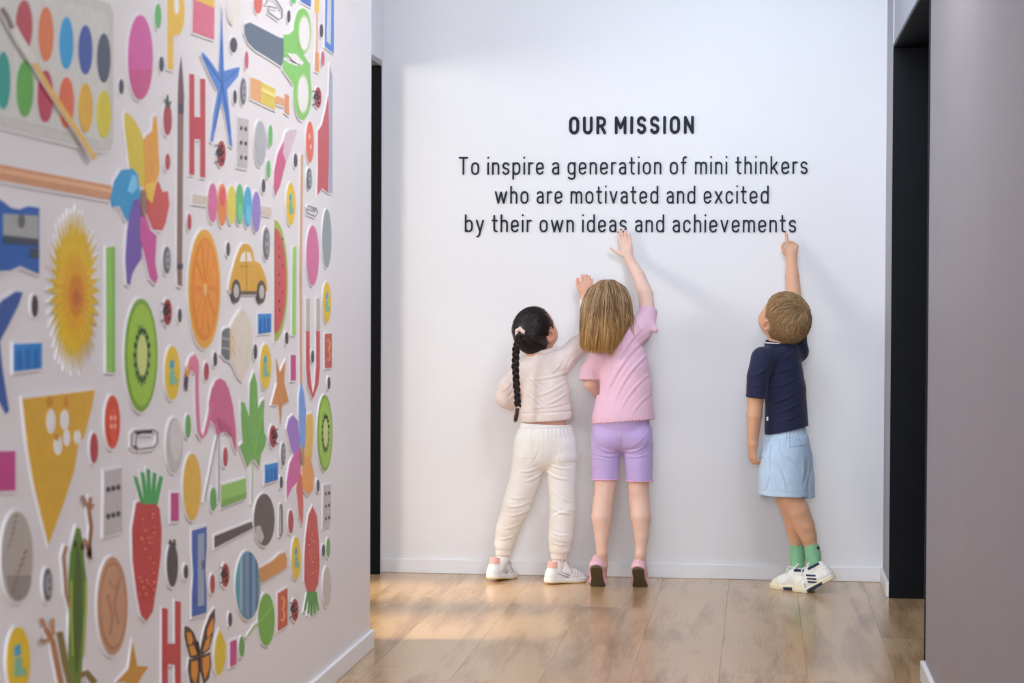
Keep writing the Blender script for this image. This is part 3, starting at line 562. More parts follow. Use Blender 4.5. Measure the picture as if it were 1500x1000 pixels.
for c, cx_, cy_, rx, ry, lb in (((196, 84, 110), 359, 88, 2.5, 13, 'pink bean under the scissor blade'), ((206, 96, 90), 376, 4, 6, 16, 'coral oval at the upper edge above the scissors'), ((198, 84, 112), 471, 86, 2.3, 11, 'pink bean above the red penknife'), ((96, 182, 104), 428, 0, 3.5, 6, 'green bean cut by the top edge'),
    ((96, 180, 98), 394, 199, 3, 16, 'green bean left of the pink feather tip'), ((96, 180, 98), 391, 248, 3, 13, 'green bean left of the pink feather base'), ((180, 66, 78), 275, 325, 2.8, 12, 'red bean left of the bead string'), ((172, 62, 72), 300, 544, 3.4, 13, 'red bean right of the flamingo head'),
    ((172, 62, 72), 328, 669, 3.2, 14, 'red bean beside the flamingo legs'), ((172, 62, 72), 309, 855, 3.2, 14, 'red bean right of the narrow sharpener'), ((176, 70, 76), 424, 764, 3.6, 17, 'red bean left of the upside-down strawberry tip'), ((104, 164, 84), 479, 802, 2.6, 14, 'green bean at the right edge of mural'), ((96, 160, 80), 352, 947, 3.8, 15, 'green bean below the round leaf')):
    blob('bean_sticker', 'sticker of a '+lb, c, cx_, cy_, rx, ry)
# --- scissors
sticker('scissors_sticker', 'large sticker of open scissors with dark blade and lime green handles', [
    ('blade', (88, 104, 122), [[(356, 36), (364, 33), (384, 43), (405, 54), (414, 57), (414, 82), (410, 97), (392, 85), (372, 73), (361, 62), (356, 48)]], 0),
    ('handle', (122, 190, 92), [E_(441, 46, 12.5, 34), [(413, 51), (422, 50), (431, 42), (436, 70), (450, 92), (451, 106), (440, 96), (427, 84), (413, 84)]], 0),
    ('handle', (126, 194, 96), [E_(441, 134, 13, 42), [(412, 86), (420, 92), (431, 96), (444, 97), (452, 92), (452, 110), (446, 130), (430, 128), (420, 112), (412, 101)]], 0),
    ('finger_hole', W_, [E_(443, 49, 7.5, 24)], 2), ('finger_hole', W_, [E_(441, 138, 7.5, 26)], 2), ('handle_lining', (176, 204, 142), [E_(443, 49, 9, 27.5), E_(441, 138, 9, 30)], 1), ('handle_gap', W_, [[(417, 78), (430, 79), (442, 92), (438, 96), (428, 90)]], 2)])
sticker('letter_sticker', 'sticker of a blue corner shape cut by the top edge right of the scissors', [('letter_face', (64, 106, 188), [[(438, -8), (454, -8), (453, 10), (439, 2)]], 0)])
sticker('rope_handle_sticker', 'sticker of a thin orange cord with wooden grips right of the scissors', [('cord', (214, 160, 112), [ST([(462.5, 15), (462, 80)], 1.8)], 0), ('grip', (224, 184, 76), [[(459, -12), (466, -12), (465, 19), (459, 18)]], 0), ('grip', (218, 150, 100), [[(460, 76), (465, 77), (465, 106), (459, 103)]], 0)])
sticker('sharpener_sticker', 'sticker of a tall blue framed sharpener at the top right edge of mural', [('sharpener_body', (74, 124, 206), [[(475, -14), (487, -12), (487, 78), (474, 68)]], 0), ('metal_plate', (200, 206, 214), [[(478, -12), (483, -12), (482, 66), (476, 60)]], 1)])
sticker('rolling_pin_sticker', 'sticker of a stubby yellow rolling pin with wooden ends', [('pin_barrel', (214, 192, 78), [[(380, 120), (401, 130), (401, 161), (379, 151)]], 0), ('wooden_end', (218, 162, 106), [[(365, 113), (381, 119), (380, 151), (365, 144)]], 0), ('wooden_neck', (214, 158, 118), [[(400, 139), (416, 145), (416, 156), (400, 151)]], 0), ('wooden_knob', (208, 140, 94), [[(415, 137), (421, 140), (421, 169), (415, 164)]], 0), ('barrel_shine', (230, 214, 124), [[(380, 128), (401, 138), (401, 144), (380, 134)]], 1)])
coin(354, 134, 4.4, 20, 'sticker of a slim grey coin left of the yellow rolling pin')
blob('pebble_sticker', 'sticker of a silver-grey oval pebble right of the upper domino', (170, 172, 178), 379, 210, 8.5, 33)
sticker('feather_sticker', 'sticker of a curved pink and white feather left of the cord', [('feather_base', (200, 86, 130), [[(419, 200), (412, 210), (405, 225), (400, 250), (399, 272), (401, 287), (408, 272), (413, 252), (418, 232)]], 0), ('feather_tip', (206, 182, 196), [[(417, 194), (424, 190), (433, 189), (430, 202), (424, 218), (417, 238), (412, 224), (414, 205)]], 0)])
sticker('penknife_sticker', 'tall sticker of a red penknife with grey blade at the right edge of mural', [('knife_handle', (190, 78, 88), [[(479, 140), (480, 200), (479, 282), (470, 275), (463, 286), (464, 250), (464, 192), (470, 183), (475, 162)]], 0), ('knife_blade', (158, 164, 182), [[(481, 96), (485, 112), (485, 283), (480, 282), (480, 130)]], 0)])
coin(451, 262, 3.8, 16, 'sticker of a small dark silver coin left of the red penknife foot', (112, 116, 120))
coin(388, 357, 5, 24, 'sticker of a grey metal button right of the toy car roof')
blob('pebble_sticker', 'sticker of a teal-grey tall oval stone at the right edge of mural', (138, 152, 156), 477, 349, 6.5, 43)
blob('ball_sticker', 'smaller sticker of a pink rubber ball above the magnet tips', (206, 104, 152), 456, 374, 9, 44)
sticker('wooden_rod_sticker', 'tall sticker of a very thin upright wooden rod above the smaller pinwheel', [('rod', (206, 158, 124), [ST([(440.5, 226), (438.5, 400), (439, 562)], 3)], 0)])
sticker('straw_sticker', 'sticker of a light green straw right of the watermelon slice', [('straw', (150, 204, 96), [[(427, 362), (432, 361), (431, 491), (426, 489)]], 0)])
sticker('watermelon_sticker', 'sticker of a half watermelon slice with green rind', [('rind', (160, 178, 74), [[(400, 322)]+E_(400, 411, 19.5, 89, 20, -88, 88)+[(400, 500)]], 0), ('melon_flesh', (196, 78, 82), [[(400, 334)]+E_(400, 411, 16.8, 77, 20, -88, 88)+[(400, 488)]], 1), ('seeds', (90, 44, 44), [E_(408+3*math.cos(k*2.1), 350+13*k, .6, 2, 6) for k in range(9)], 2)])
sticker('bead_string_sticker', 'sticker of six rainbow coloured beads threaded on a pale stick', [('stick', (206, 192, 180), [[(280, 284), (395, 304), (395, 316), (280, 297)]], 0)]+[('bead', c, [E_(x, y, rx, ry)], 0) for c, x, y, rx, ry in (((206, 104, 150), 309, 297, 6.8, 28.5), ((222, 134, 72), 323, 300, 6.8, 31), ((214, 200, 76), 337, 300, 6.4, 28), ((90, 180, 116), 348.5, 299, 6, 29.5), ((70, 168, 208), 360.5, 303, 6, 29.5), ((142, 124, 196), 373, 310, 6, 29.5))]+
    [('bead_shine', c, [E_(x, y, 3.4, 14)], 1) for c, x, y in (((216, 90, 100), 323, 288), ((120, 196, 140), 348.5, 312), ((110, 190, 222), 360.5, 315))])
# --- orange star, magnet, number blocks
sticker('star_sticker', 'sticker of a long-pointed orange star right of the maple leaf', [('star', (198, 134, 66), [[(402, 524), (408, 546), (416, 528), (414, 560), (421, 588), (411, 592), (409, 622), (406, 592), (396, 592), (404, 562)]], 0)])
sticker('magnet_sticker', 'sticker of a red horseshoe magnet with pale grey tips', [('magnet_bend', (194, 72, 78), [ST([(449, 484), (449, 535), (451, 562), (456.5, 581), (462, 562), (464, 535), (464, 484)], 5)], 0), ('magnet_tip', (184, 180, 170), [R_(446.5, 437, 451.5, 485), R_(461.5, 437, 466.5, 485)], 0)])
def numblock(pts, cx, cy, s, label):
    sticker('number_block_sticker', label, [('block_face', (190, 80, 70), [pts], 0), ('digit', (224, 178, 80), [ST([(cx-2*s, cy-15*s), (cx, cy-19*s), (cx+2.4*s, cy-14*s), (cx+2*s, cy-5*s), (cx, cy-1*s), (cx+2.6*s, cy+5*s), (cx+2.2*s, cy+14*s), (cx, cy+18*s), (cx-2.2*s, cy+14*s)], 1.5*s)], 1)])
numblock([(474, 489), (484, 488), (484, 538), (474, 539)], 478.8, 513, .85, 'sticker of a red block with yellow figure 3 right of the magnet')
numblock([(405, 869), (419, 861), (419, 915), (405, 924)], 411.5, 892, 1.0, 'sticker of a red block with yellow figure 3 right of the round green leaf')
sticker('pinwheel_sticker', 'sticker of the smaller pinwheel with purple, blue, yellow and pink vanes', [
    ('vane', (150, 112, 190), [[(427, 608), (434, 616), (437, 640), (437, 668), (430, 668), (424, 655), (421, 640), (418, 628), (421, 614)]], 0), ('vane', (110, 154, 218), [[(439, 558), (443, 575), (446, 600), (445, 650), (442, 662), (438, 650), (436, 610), (436, 580)]], 0),
    ('vane', (222, 180, 72), [[(447, 608), (455, 605), (457, 622), (455, 668), (450, 680), (444, 672), (445, 640)]], 0), ('vane', (202, 96, 154), [[(430, 662), (437, 658), (438, 690), (433, 705), (425, 715), (418, 731), (418, 705), (422, 680)]], 0),
    ('vane', (206, 96, 92), [[(436, 690), (441, 700), (442, 740), (441, 768), (436, 755), (432, 715)]], 0), ('vane', (224, 154, 70), [[(441, 668), (452, 668), (458, 695), (456, 718), (448, 724), (440, 712)]], 0), ('pinwheel_hub', (170, 130, 96), [E_(441, 668, 2, 14)], 1)])
coin(413, 665, 3.2, 17, 'sticker of a thin grey button left of the smaller pinwheel')
sticker('measuring_spoon_sticker', 'sticker of a dark grey measuring spoon with long handle', [('spoon_bowl', (92, 82, 80), [E_(385, 761, 15, 38)], 0), ('spoon_handle', (84, 76, 76), [[(312, 785), (366, 764), (368, 773), (312, 802)]], 0), ('bowl_light', (188, 184, 184), [[(371, 772), (378, 769), (384, 786), (380, 796), (373, 788)]], 1)])
sticker('sharpener_sticker', 'sticker of a narrow upright blue sharpener below the yellow egg', [('sharpener_body', (52, 92, 172), [[(279, 777), (300, 771), (300, 800), (298, 835), (300, 865), (300, 897), (279, 903), (279, 870), (281, 840), (279, 805)]], 0), ('metal_plate', (148, 160, 182), [[(287, 783), (296, 780), (296, 886), (287, 888)]], 1), ('screw', (84, 90, 110), [E_(294, 827, 1.6, 8)], 2)])
pc = [('paddle_face', (84, 154, 170), [E_(361, 857, 18, 50)], 0)]+[('paddle_stripe', c, [[(x, 857-48*math.sqrt(1-((x-361)/18)**2)), (x+2.6, 857-48*math.sqrt(1-((x+2.6-361)/18)**2)), (x+2.6, 857+48*math.sqrt(1-((x+2.6-361)/18)**2)), (x, 857+48*math.sqrt(1-((x-361)/18)**2))]], 1) for x, c in ((349, (150, 178, 190)), (354, (104, 120, 140)), (358.5, (120, 134, 190)), (363, (90, 98, 116)), (368, (124, 150, 200)), (372, (90, 110, 130)))]
sticker('paddle_sticker', 'sticker of a striped teal table tennis paddle with wooden handle', pc+[('paddle_handle', (204, 142, 76), [[(378, 832), (396, 822), (408, 811), (415, 809), (418, 818), (417, 831), (400, 842), (380, 853)]], 0)])
sticker('leaf_sticker', 'sticker of a round green leaf with a thin stalk', [('leaf_blade', (106, 168, 66), [E_(388, 907, 12, 38)], 0), ('leaf_stalk', (140, 180, 90), [ST([(377, 912), (370, 918), (360, 932)], 1.6)], 0), ('leaf_vein', (140, 190, 90), [ST([(377, 910), (388, 900), (397, 888)], .8)], 1)])
sticker('safety_pin_sticker', 'thin sticker of a silver safety pin left of the smaller pinwheel foot', [('pin_wire', (110, 108, 108), [ST([(409.5, 738), (411, 745), (411, 778), (409, 786)], 2.2)], 0), ('pin_wire', (150, 148, 148), [ST([(408, 740), (407.5, 784)], 1)], 0)])
blob('pebble_sticker', 'sticker of a beige oval pebble at the lower right corner of mural', (196, 188, 182), 477, 859, 6, 29)
cw = lambda a, b: (230+a/3.03, 670+b/3.03)
def wing(pts): return [cw(*p) for p in pts]
sticker('butterfly_sticker', 'sticker of an orange butterfly with dark veins at the bottom edge', [
    ('wing', (66, 50, 44), [wing([(115, 748), (135, 752), (155, 775), (172, 820), (182, 875), (165, 890), (140, 888), (125, 840), (114, 790)])], 0), ('wing', (66, 50, 44), [wing([(248, 672), (250, 720), (240, 790), (225, 850), (190, 880), (180, 870), (190, 830), (205, 760), (228, 700)])], 0),
    ('wing', (66, 50, 44), [wing([(135, 895), (175, 885), (182, 940), (178, 1010), (160, 1040), (140, 1000), (130, 940)])], 0), ('wing', (66, 50, 44), [wing([(185, 882), (228, 862), (232, 920), (222, 980), (200, 1005), (186, 950)])], 0),
    ('wing_cell', (212, 138, 46), [wing([(122, 775), (140, 775), (150, 810), (140, 830), (128, 825)]), wing([(133, 840), (152, 830), (168, 872), (142, 880)]), wing([(242, 710), (238, 770), (215, 800), (212, 770), (228, 730)]), wing([(208, 812), (230, 790), (220, 842), (196, 862)]), wing([(143, 905), (170, 900), (172, 950), (160, 1005), (142, 970)]), wing([(192, 890), (222, 876), (222, 930), (204, 985), (194, 940)])], 1),
    ('butterfly_body', (60, 46, 44), [ST([cw(170, 815), cw(180, 880), cw(184, 950)], 2.4)], 2)])
sticker('lemon_sticker', 'sticker of a pointed yellow lemon right of the butterfly', [('lemon', (214, 188, 40), [[(319, 922), (324, 930), (328, 945), (328, 965), (323, 983), (317, 990), (313, 980), (312, 958), (314, 938)]], 0)])
# ================================================================ people: smooth solids from rounded primitives
def A_(*v): return np.array(v, dtype=np.float64)
def nrm(v): v = np.asarray(v, float); return v/(np.linalg.norm(v)+1e-12)
class Vol:
    def __init__(s, k=.012): s.p = []; s.k = k
    def cone(s, a, b, ra, rb, sq=1, m=(0, 1, 0), k=None, sub=False):
        """tapered capsule; sq squashes it along direction m"""
        s.p.append(('c', A_(*a), A_(*b), ra, rb, sq, nrm(m), s.k if k is None else k, sub)); return s
    def chain(s, pts, sq=1, m=(0, 1, 0), k=.0045):
        for i, ((a, ra), (b, rb)) in enumerate(zip(pts[:-1], pts[1:])): s.cone(a, b, ra, rb, sq, m, s.k if i == 0 else k)
        return s
    def ell(s, c, r, ax=None, k=None, sub=False):
        """ellipsoid, radii r along the rows of ax"""
        s.p.append(('e', A_(*c), A_(*r), np.eye(3) if ax is None else np.array(ax, float), 0, 0, 0, s.k if k is None else k, sub)); return s
    def copy(s): v = Vol(s.k); v.p = list(s.p); return v
    def bounds(s):
        lo = np.full(3, 1e9); hi = -lo
        for q in s.p:
            if q[8]: continue
            for l, h in [pb(q)]: lo = np.minimum(lo, l); hi = np.maximum(hi, h)
        return lo, hi
def pb(q):
    if q[0] == 'c':
        return np.minimum(q[1]-q[3], q[2]-q[4]), np.maximum(q[1]+q[3], q[2]+q[4])
    r = np.sqrt(((q[3]*q[2][:, None])**2).sum(0)); return q[1]-r, q[1]+r
def field(vol, vox, infl=0, pad=.012, lo=None, hi=None):
    l, h = vol.bounds()
    if lo is not None: l = np.maximum(l, np.array(lo, float))
    if hi is not None: h = np.minimum(h, np.array(hi, float))
    l = l-infl-pad; h = h+infl+pad
    n = np.ceil((h-l)/vox).astype(int)+1
    F = np.full(n, .3, dtype=np.float32)
    ax = [l[i]+vox*np.arange(n[i]) for i in range(3)]
    for q in vol.p:
        bl, bh = pb(q); k = q[7]; mg = infl+k+3*vox+.004
        i0 = np.maximum(np.floor((bl-mg-l)/vox).astype(int), 0); i1 = np.minimum(np.ceil((bh+mg-l)/vox).astype(int)+1, n)
        if (i1 <= i0).any(): continue
        X, Y, Z = np.meshgrid(*[ax[i][i0[i]:i1[i]] for i in range(3)], indexing='ij', sparse=True)
        if q[0] == 'c':
            _, a, b, ra, rb, sq, m, _, _ = q
            ba = b-a; l2 = float(ba@ba)+1e-12
            px, py, pz = X-a[0], Y-a[1], Z-a[2]
            t = np.clip((px*ba[0]+py*ba[1]+pz*ba[2])/l2, 0, 1)
            vx, vy, vz = px-t*ba[0], py-t*ba[1], pz-t*ba[2]
            if sq != 1:
                w = (vx*m[0]+vy*m[1]+vz*m[2])*(1/sq-1); vx, vy, vz = vx+w*m[0], vy+w*m[1], vz+w*m[2]
            d = np.sqrt(vx*vx+vy*vy+vz*vz)-(ra+(rb-ra)*t)
            if sq < 1: d = d*(.5+.5*sq)
        else:
            _, c, r, R, *_r = q
            px, py, pz = X-c[0], Y-c[1], Z-c[2]
            u = [(px*R[i, 0]+py*R[i, 1]+pz*R[i, 2]) for i in range(3)]
            k0 = np.sqrt((u[0]/r[0])**2+(u[1]/r[1])**2+(u[2]/r[2])**2)
            k1 = np.sqrt((u[0]/r[0]**2)**2+(u[1]/r[1]**2)**2+(u[2]/r[2]**2)**2)+1e-6
            d = k0*(k0-1)/k1
        sl = tuple(slice(i0[i], i1[i]) for i in range(3)); G = F[sl]; d = d.astype(np.float32)
        if q[8]:
            h_ = np.maximum(k-np.abs(-d-G), 0)/max(k, 1e-6); F[sl] = np.maximum(G, -d)+h_*h_*k*.25
        else:
            h_ = np.maximum(k-np.abs(d-G), 0)/max(k, 1e-6); F[sl] = np.minimum(G, d)-h_*h_*k*.25
    F -= infl
    return F, l, ax
def nets(F, l, vox, smooth=1):
    """naive surface nets"""
    S = F < 0
    c = np.zeros(tuple(np.array(F.shape)-1), np.int8)
    for i in (0, 1):
        for j in (0, 1):
            for k in (0, 1):
                c += S[i:S.shape[0]-1+i, j:S.shape[1]-1+j, k:S.shape[2]-1+k]
    act = np.argwhere((c > 0) & (c < 8))
    idx = np.full(c.shape, -1, np.int64); idx[tuple(act.T)] = np.arange(len(act))
    co = np.array([(i, j, k) for i in (0, 1) for j in (0, 1) for k in (0, 1)])
    val = np.stack([F[tuple((act+o).T)] for o in co], 1)
    acc = np.zeros((len(act), 3)); cnt = np.zeros(len(act))
    for a in range(8):
        for b in range(a+1, 8):
            if abs(co[a]-co[b]).sum() != 1: continue
            va, vb = val[:, a], val[:, b]; x = (va < 0) != (vb < 0)
            t = np.where(x, va/np.where(x, va-vb, 1), 0)
            acc += np.where(x[:, None], co[a]+t[:, None]*(co[b]-co[a]), 0); cnt += x
    V = (act+acc/np.maximum(cnt, 1)[:, None])*vox+l
    Q = []
    for axn in range(3):
        sh = [slice(1, -1)]*3; sh[axn] = slice(0, -1); s2 = list(sh); s2[axn] = slice(1, None)
        A = S[tuple(sh)]; B = S[tuple(s2)]
        e = np.argwhere(A != B)
        inn = A[tuple(e.T)]
        off = np.ones(3, int); off[axn] = 0; g = e+off
        u, v = [(1, 2), (2, 0), (0, 1)][axn]
        def at(du, dv):
            h = g.copy(); h[:, u] += du; h[:, v] += dv; return idx[tuple(h.T)]
        q = np.stack([at(-1, -1), at(0, -1), at(0, 0), at(-1, 0)], 1)
        q[~inn] = q[~inn][:, ::-1]; Q.append(q)
    Q = np.concatenate(Q); Q = Q[(Q >= 0).all(1)]
    for _ in range(smooth):
        s = np.zeros_like(V); n = np.zeros(len(V))
        for a, b in ((0, 1), (1, 2), (2, 3), (3, 0)):
            for p, q in ((a, b), (b, a)):
                for d in range(3): s[:, d] += np.bincount(Q[:, p], V[Q[:, q], d], len(V))
                n += np.bincount(Q[:, p], minlength=len(V))
        V = V*.4+.6*s/np.maximum(n, 1)[:, None]
    return V, Q
def np_mesh(name, V, Q, m, parent=None, smooth=True, vfn=None):
    if vfn is not None: V = vfn(V)
    me = bpy.data.meshes.new(name); me.vertices.add(len(V)); me.vertices.foreach_set('co', V.astype(np.float32).ravel())
    k = Q.shape[1]; me.loops.add(Q.size); me.loops.foreach_set('vertex_index', Q.ravel().astype(np.int32))
    me.polygons.add(len(Q)); me.polygons.foreach_set('loop_start', np.arange(0, Q.size, k, dtype=np.int32))
    me.polygons.foreach_set('use_smooth', np.ones(len(Q), bool))
    me.materials.append(m); me.update(calc_edges=True); me.validate()
    o = bpy.data.objects.new(name, me); COL.objects.link(o)
    if parent: o.parent = parent
    return o
def solid(name, vol, m, parent=None, vox=.003, infl=0, mod=None, smooth=1, lo=None, hi=None, vfn=None):
    F, l, ax = field(vol, vox, infl, lo=lo, hi=hi)
    if mod is not None: F = mod(F, *np.meshgrid(*ax, indexing='ij', sparse=True)).astype(np.float32)
    F[0], F[-1], F[:, 0], F[:, -1], F[:, :, 0], F[:, :, -1] = .01, .01, .01, .01, .01, .01
    V, Q = nets(F, l, vox, smooth)
    return np_mesh(name, V, Q, m, parent, vfn=vfn)
_rs = np.random.RandomState(7); _lat = _rs.rand(32, 32, 32).astype(np.float32)
def vnoise(X, Y, Z, fx, fy=None, fz=None, seed=0):
    fy = fx if fy is None else fy; fz = fx if fz is None else fz
    x, y, z = np.broadcast_arrays(X*fx+seed*3.7+100, Y*fy+seed*1.3+100, Z*fz+seed*2.1+100)
    xi, yi, zi = np.floor(x).astype(int), np.floor(y).astype(int), np.floor(z).astype(int)
    u, v, w = (x-xi), (y-yi), (z-zi); u, v, w = u*u*(3-2*u), v*v*(3-2*v), w*w*(3-2*w)
    g = lambda a, b, c: _lat[(xi+a) & 31, (yi+b) & 31, (zi+c) & 31]
    r = ((g(0, 0, 0)*(1-u)+g(1, 0, 0)*u)*(1-v)+(g(0, 1, 0)*(1-u)+g(1, 1, 0)*u)*v)*(1-w)+((g(0, 0, 1)*(1-u)+g(1, 0, 1)*u)*(1-v)+(g(0, 1, 1)*(1-u)+g(1, 1, 1)*u)*v)*w
    return r*2-1
def folds(X, Y, Z, amp, f, dirn, st=5, seed=0):
    """soft cloth creases running along dirn in the x-z plane"""
    dx, dz = dirn; l = math.hypot(dx, dz); dx, dz = dx/l, dz/l
    u = X*dx+Z*dz; v = -X*dz+Z*dx
    n = vnoise(v, Y, u, f, f*.5, f/st, seed); n2 = vnoise(v, Y, u, f*2.1, f, f*2.1/st, seed+5)
    return amp*((1-np.abs(n)*2)*.7+.3*n2)
def creases(F, X, Y, Z, lst, d, ymax):
    """cloth creases on the side facing the room: (x0, y0, x1, y1, bend, height, width); picture points taken at distance d"""
    D_ = 0
    for x0, y0, x1, y1, bend, amp, w in lst:
        a, b = P(x0, y0, d)[[0, 2]], P(x1, y1, d)[[0, 2]]; L = np.linalg.norm(b-a); t = (b-a)/L; n = np.array([-t[1], t[0]]); w = w*.001; amp = amp*.001
        s_ = ((X-a[0])*t[0]+(Z-a[1])*t[1])/L; v = (X-a[0])*n[0]+(Z-a[1])*n[1]
        sc = np.clip(s_, -.25, 1.25); v = v-bend*u_*4*sc*(1-sc)
        tp = np.clip(np.sin(np.pi*np.clip((s_+.05)/1.1, 0, 1)), 0, 1)**.7
        D_ = D_+tp*amp*(np.exp(-(v/w)**2)-.85*np.exp(-((v-1.7*w)/(w*.9))**2)-.35*np.exp(-((v+1.9*w)/(w*1.2))**2))
    return F-D_*(Y < ymax)
def tubes(name, strands, r, mats, parent, seed=1, nside=3, taper=True):
    """hair or cord: each strand (N,3) array becomes a thin tube; all in one mesh"""
    V, Fc, mi = [], [], []; rg = random.Random(seed); base = 0
    for S in strands:
        S = np.asarray(S, float); n = len(S); T = np.gradient(S, axis=0); T /= np.linalg.norm(T, axis=1)[:, None]+1e-12
        ref = np.array([.3, 1., .2]) if abs(T[0][1]) < .9 else np.array([1., 0, .2])
        Nn = np.cross(T, ref); Nn /= np.linalg.norm(Nn, axis=1)[:, None]+1e-12; B = np.cross(T, Nn)
        rr = np.full(n, r if not callable(r) else r())
        if taper: tt = np.linspace(0, 1, n); rr = rr*np.minimum(1, np.minimum(tt*6+.35, (1-tt)*5+.15))
        a = np.arange(nside)*2*math.pi/nside
        ring = S[:, None, :]+(np.cos(a)[None, :, None]*Nn[:, None, :]+np.sin(a)[None, :, None]*B[:, None, :])*rr[:, None, None]
        V.append(ring.reshape(-1, 3))
        i = np.arange(n-1)[:, None]*nside+base; j = np.arange(nside)[None, :]; j2 = (j+1) % nside
        q = np.stack([i+j, i+j2, i+nside+j2, i+nside+j], -1).reshape(-1, 4); Fc.append(q)
        mi.append(np.full(len(q), rg.randrange(len(mats)))); base += n*nside
    V = np.concatenate(V); Q = np.concatenate(Fc); o = np_mesh(name, V, Q, mats[0], parent)
    for m in mats[1:]: o.data.materials.append(m)
    o.data.polygons.foreach_set('material_index', np.concatenate(mi).astype(np.int32)); return o
def spline(pts, n=12):
    """Catmull-Rom through pts"""
    p = [np.array(q, float) for q in pts]; p = [2*p[0]-p[1]]+p+[2*p[-1]-p[-2]]; out = []
    for i in range(1, len(p)-2):
        for t in np.linspace(0, 1, n, endpoint=False):
            out.append(.5*((2*p[i])+(-p[i-1]+p[i+1])*t+(2*p[i-1]-5*p[i]+4*p[i+1]-p[i+2])*t*t+(-p[i-1]+3*p[i]-3*p[i+1]+p[i+2])*t**3))
    out.append(p[-2]); return np.array(out)
u_ = SPX
# ---- head: local frame f (face forward), r (person's right), u (up); h = head height
def head_frame(fwd, roll=0, upref=(0, 0, 1)):
    f = nrm(fwd); r = nrm(np.cross(f, A_(*upref))); u = np.cross(r, f)
    c, s = math.cos(roll), math.sin(roll); r2 = c*r+s*u; u2 = -s*r+c*u
    return f, r2, u2
def add_head(v, c, h, f, r, u):
    ax = np.array([r, f, u]); L = lambda a, b, e: c+h*(a*r+b*f+e*u)
    v.ell(L(0, -.05, .10), (h*.365, h*.43, h*.385), ax, k=.02)
    v.ell(L(0, .10, -.14), (h*.295, h*.30, h*.31), ax, k=.03)
    for s in (-1, 1):
        v.ell(L(.15*s, .235, -.14), (h*.135, h*.125, h*.15), ax, k=.02)
        v.ell(L(.375*s, -.02, -.06), (h*.035, h*.085, h*.125), np.array([nrm(r-s*.45*f), nrm(f+s*.45*r), u]), k=.004)
        v.ell(L(.39*s, .0, -.05), (h*.02, h*.04, h*.07), ax, k=.004, sub=True)
        v.ell(L(.145*s, .385, .0), (h*.075, h*.05, h*.04), ax, k=.008, sub=True)
    v.cone(L(0, .36, .02), L(0, .44, -.10), h*.035, h*.05, k=.008)
    v.ell(L(0, .37, -.115), (h*.085, h*.05, h*.035), ax, k=.008)
    v.ell(L(0, .27, -.36), (h*.11, h*.11, h*.09), ax, k=.02)
    v.ell(L(0, .375, -.225), (h*.085, h*.035, h*.028), ax, k=.006); v.ell(L(0, .365, -.262), (h*.07, h*.035, h*.026), ax, k=.005)
    return L
def face_parts(parent, c, h, f, r, u, brow):
    L = lambda a, b, e: c+h*(a*r+b*f+e*u); ax = np.array([r, f, u])
    for s in (-1, 1):
        solid('eye', Vol().ell(L(.145*s, .322, .0), (h*.052, h*.052, h*.04), ax), eye_m, parent, .0018)
        solid('iris', Vol().ell(L(.145*s, .365, .0), (h*.024, h*.014, h*.024), ax), iris_m, parent, .0014)
        solid('eyebrow', Vol(.002).cone(L(.08*s, .372, .10), L(.20*s, .322, .105), .0018, .0014), brow, parent, .0015)
    solid('lips', Vol(.002).cone(L(-.055, .402, -.225), L(.055, .402, -.225), .0032, .0032).cone(L(-.045, .39, -.258), L(.045, .39, -.258), .003, .003), lip_m, parent, .0015)
# ---- hand: wr wrist, dr direction of the palm, nb normal of the back of the hand, th side the thumb is on
def add_hand(v, wr, dr, nb, th, L, curls, thumb, spread=.10, wrad=None, fr=.0062, thumbdir=None):
    dr = nrm(dr); nb = nrm(nb-dr*(nb@dr)); sd = nrm(th-dr*(th@dr)-nb*(th@nb))
    pl = L*.50; kn = wr+dr*pl
    w = L*.20
    v.cone(wr, wr+dr*pl*.5, wrad or L*.13, L*.15, .74, nb, k=.008)
    for t in (-.75, -.28, .22, .72): v.cone(wr+dr*pl*.28+sd*w*t*.6, kn-dr*L*.02+sd*w*t, fr*1.25, fr*1.15, k=.006)
    v.cone(wr+dr*pl*.35+sd*w*.5-nb*L*.02, wr+dr*pl*.62+sd*w*.9-nb*L*.02, L*.085, L*.07, k=.008)
    ln = (.41, .47, .44, .34)
    tips = []
    for i, t in enumerate((.78, .26, -.26, -.76)):          # index .. little finger
        p = kn+sd*w*t-dr*(L*.03 if i == 3 else 0); ang = 0; d = nrm(dr+sd*spread*t*1.6)
        for j, (fl, fr_) in enumerate(((.45, 1.0), (.30, .92), (.25, .82))):
            ang += curls[i][j]; a = math.radians(ang)
            q = p+(d*math.cos(a)-nb*math.sin(a))*L*ln[i]*fl*1.08
            v.cone(p, q, fr*fr_*(.92 if i == 3 else 1), fr*fr_*(.86 if i == 3 else .94), k=.0025); p = q
        tips.append((p, d, ang))
    p = wr+dr*pl*.32+sd*w*.75
    for j, (seg, rr) in enumerate(((.20, 1.2), (.17, 1.02), (.13, .9))):
        a = math.radians(thumb[j]); d = nrm(dr*math.cos(a)+sd*math.sin(a)-nb*thumb[3])
        q = p+d*L*seg; v.cone(p, q, fr*rr, fr*rr*.92, k=.003); p = q
    tips.append((p, d, 0)); return tips
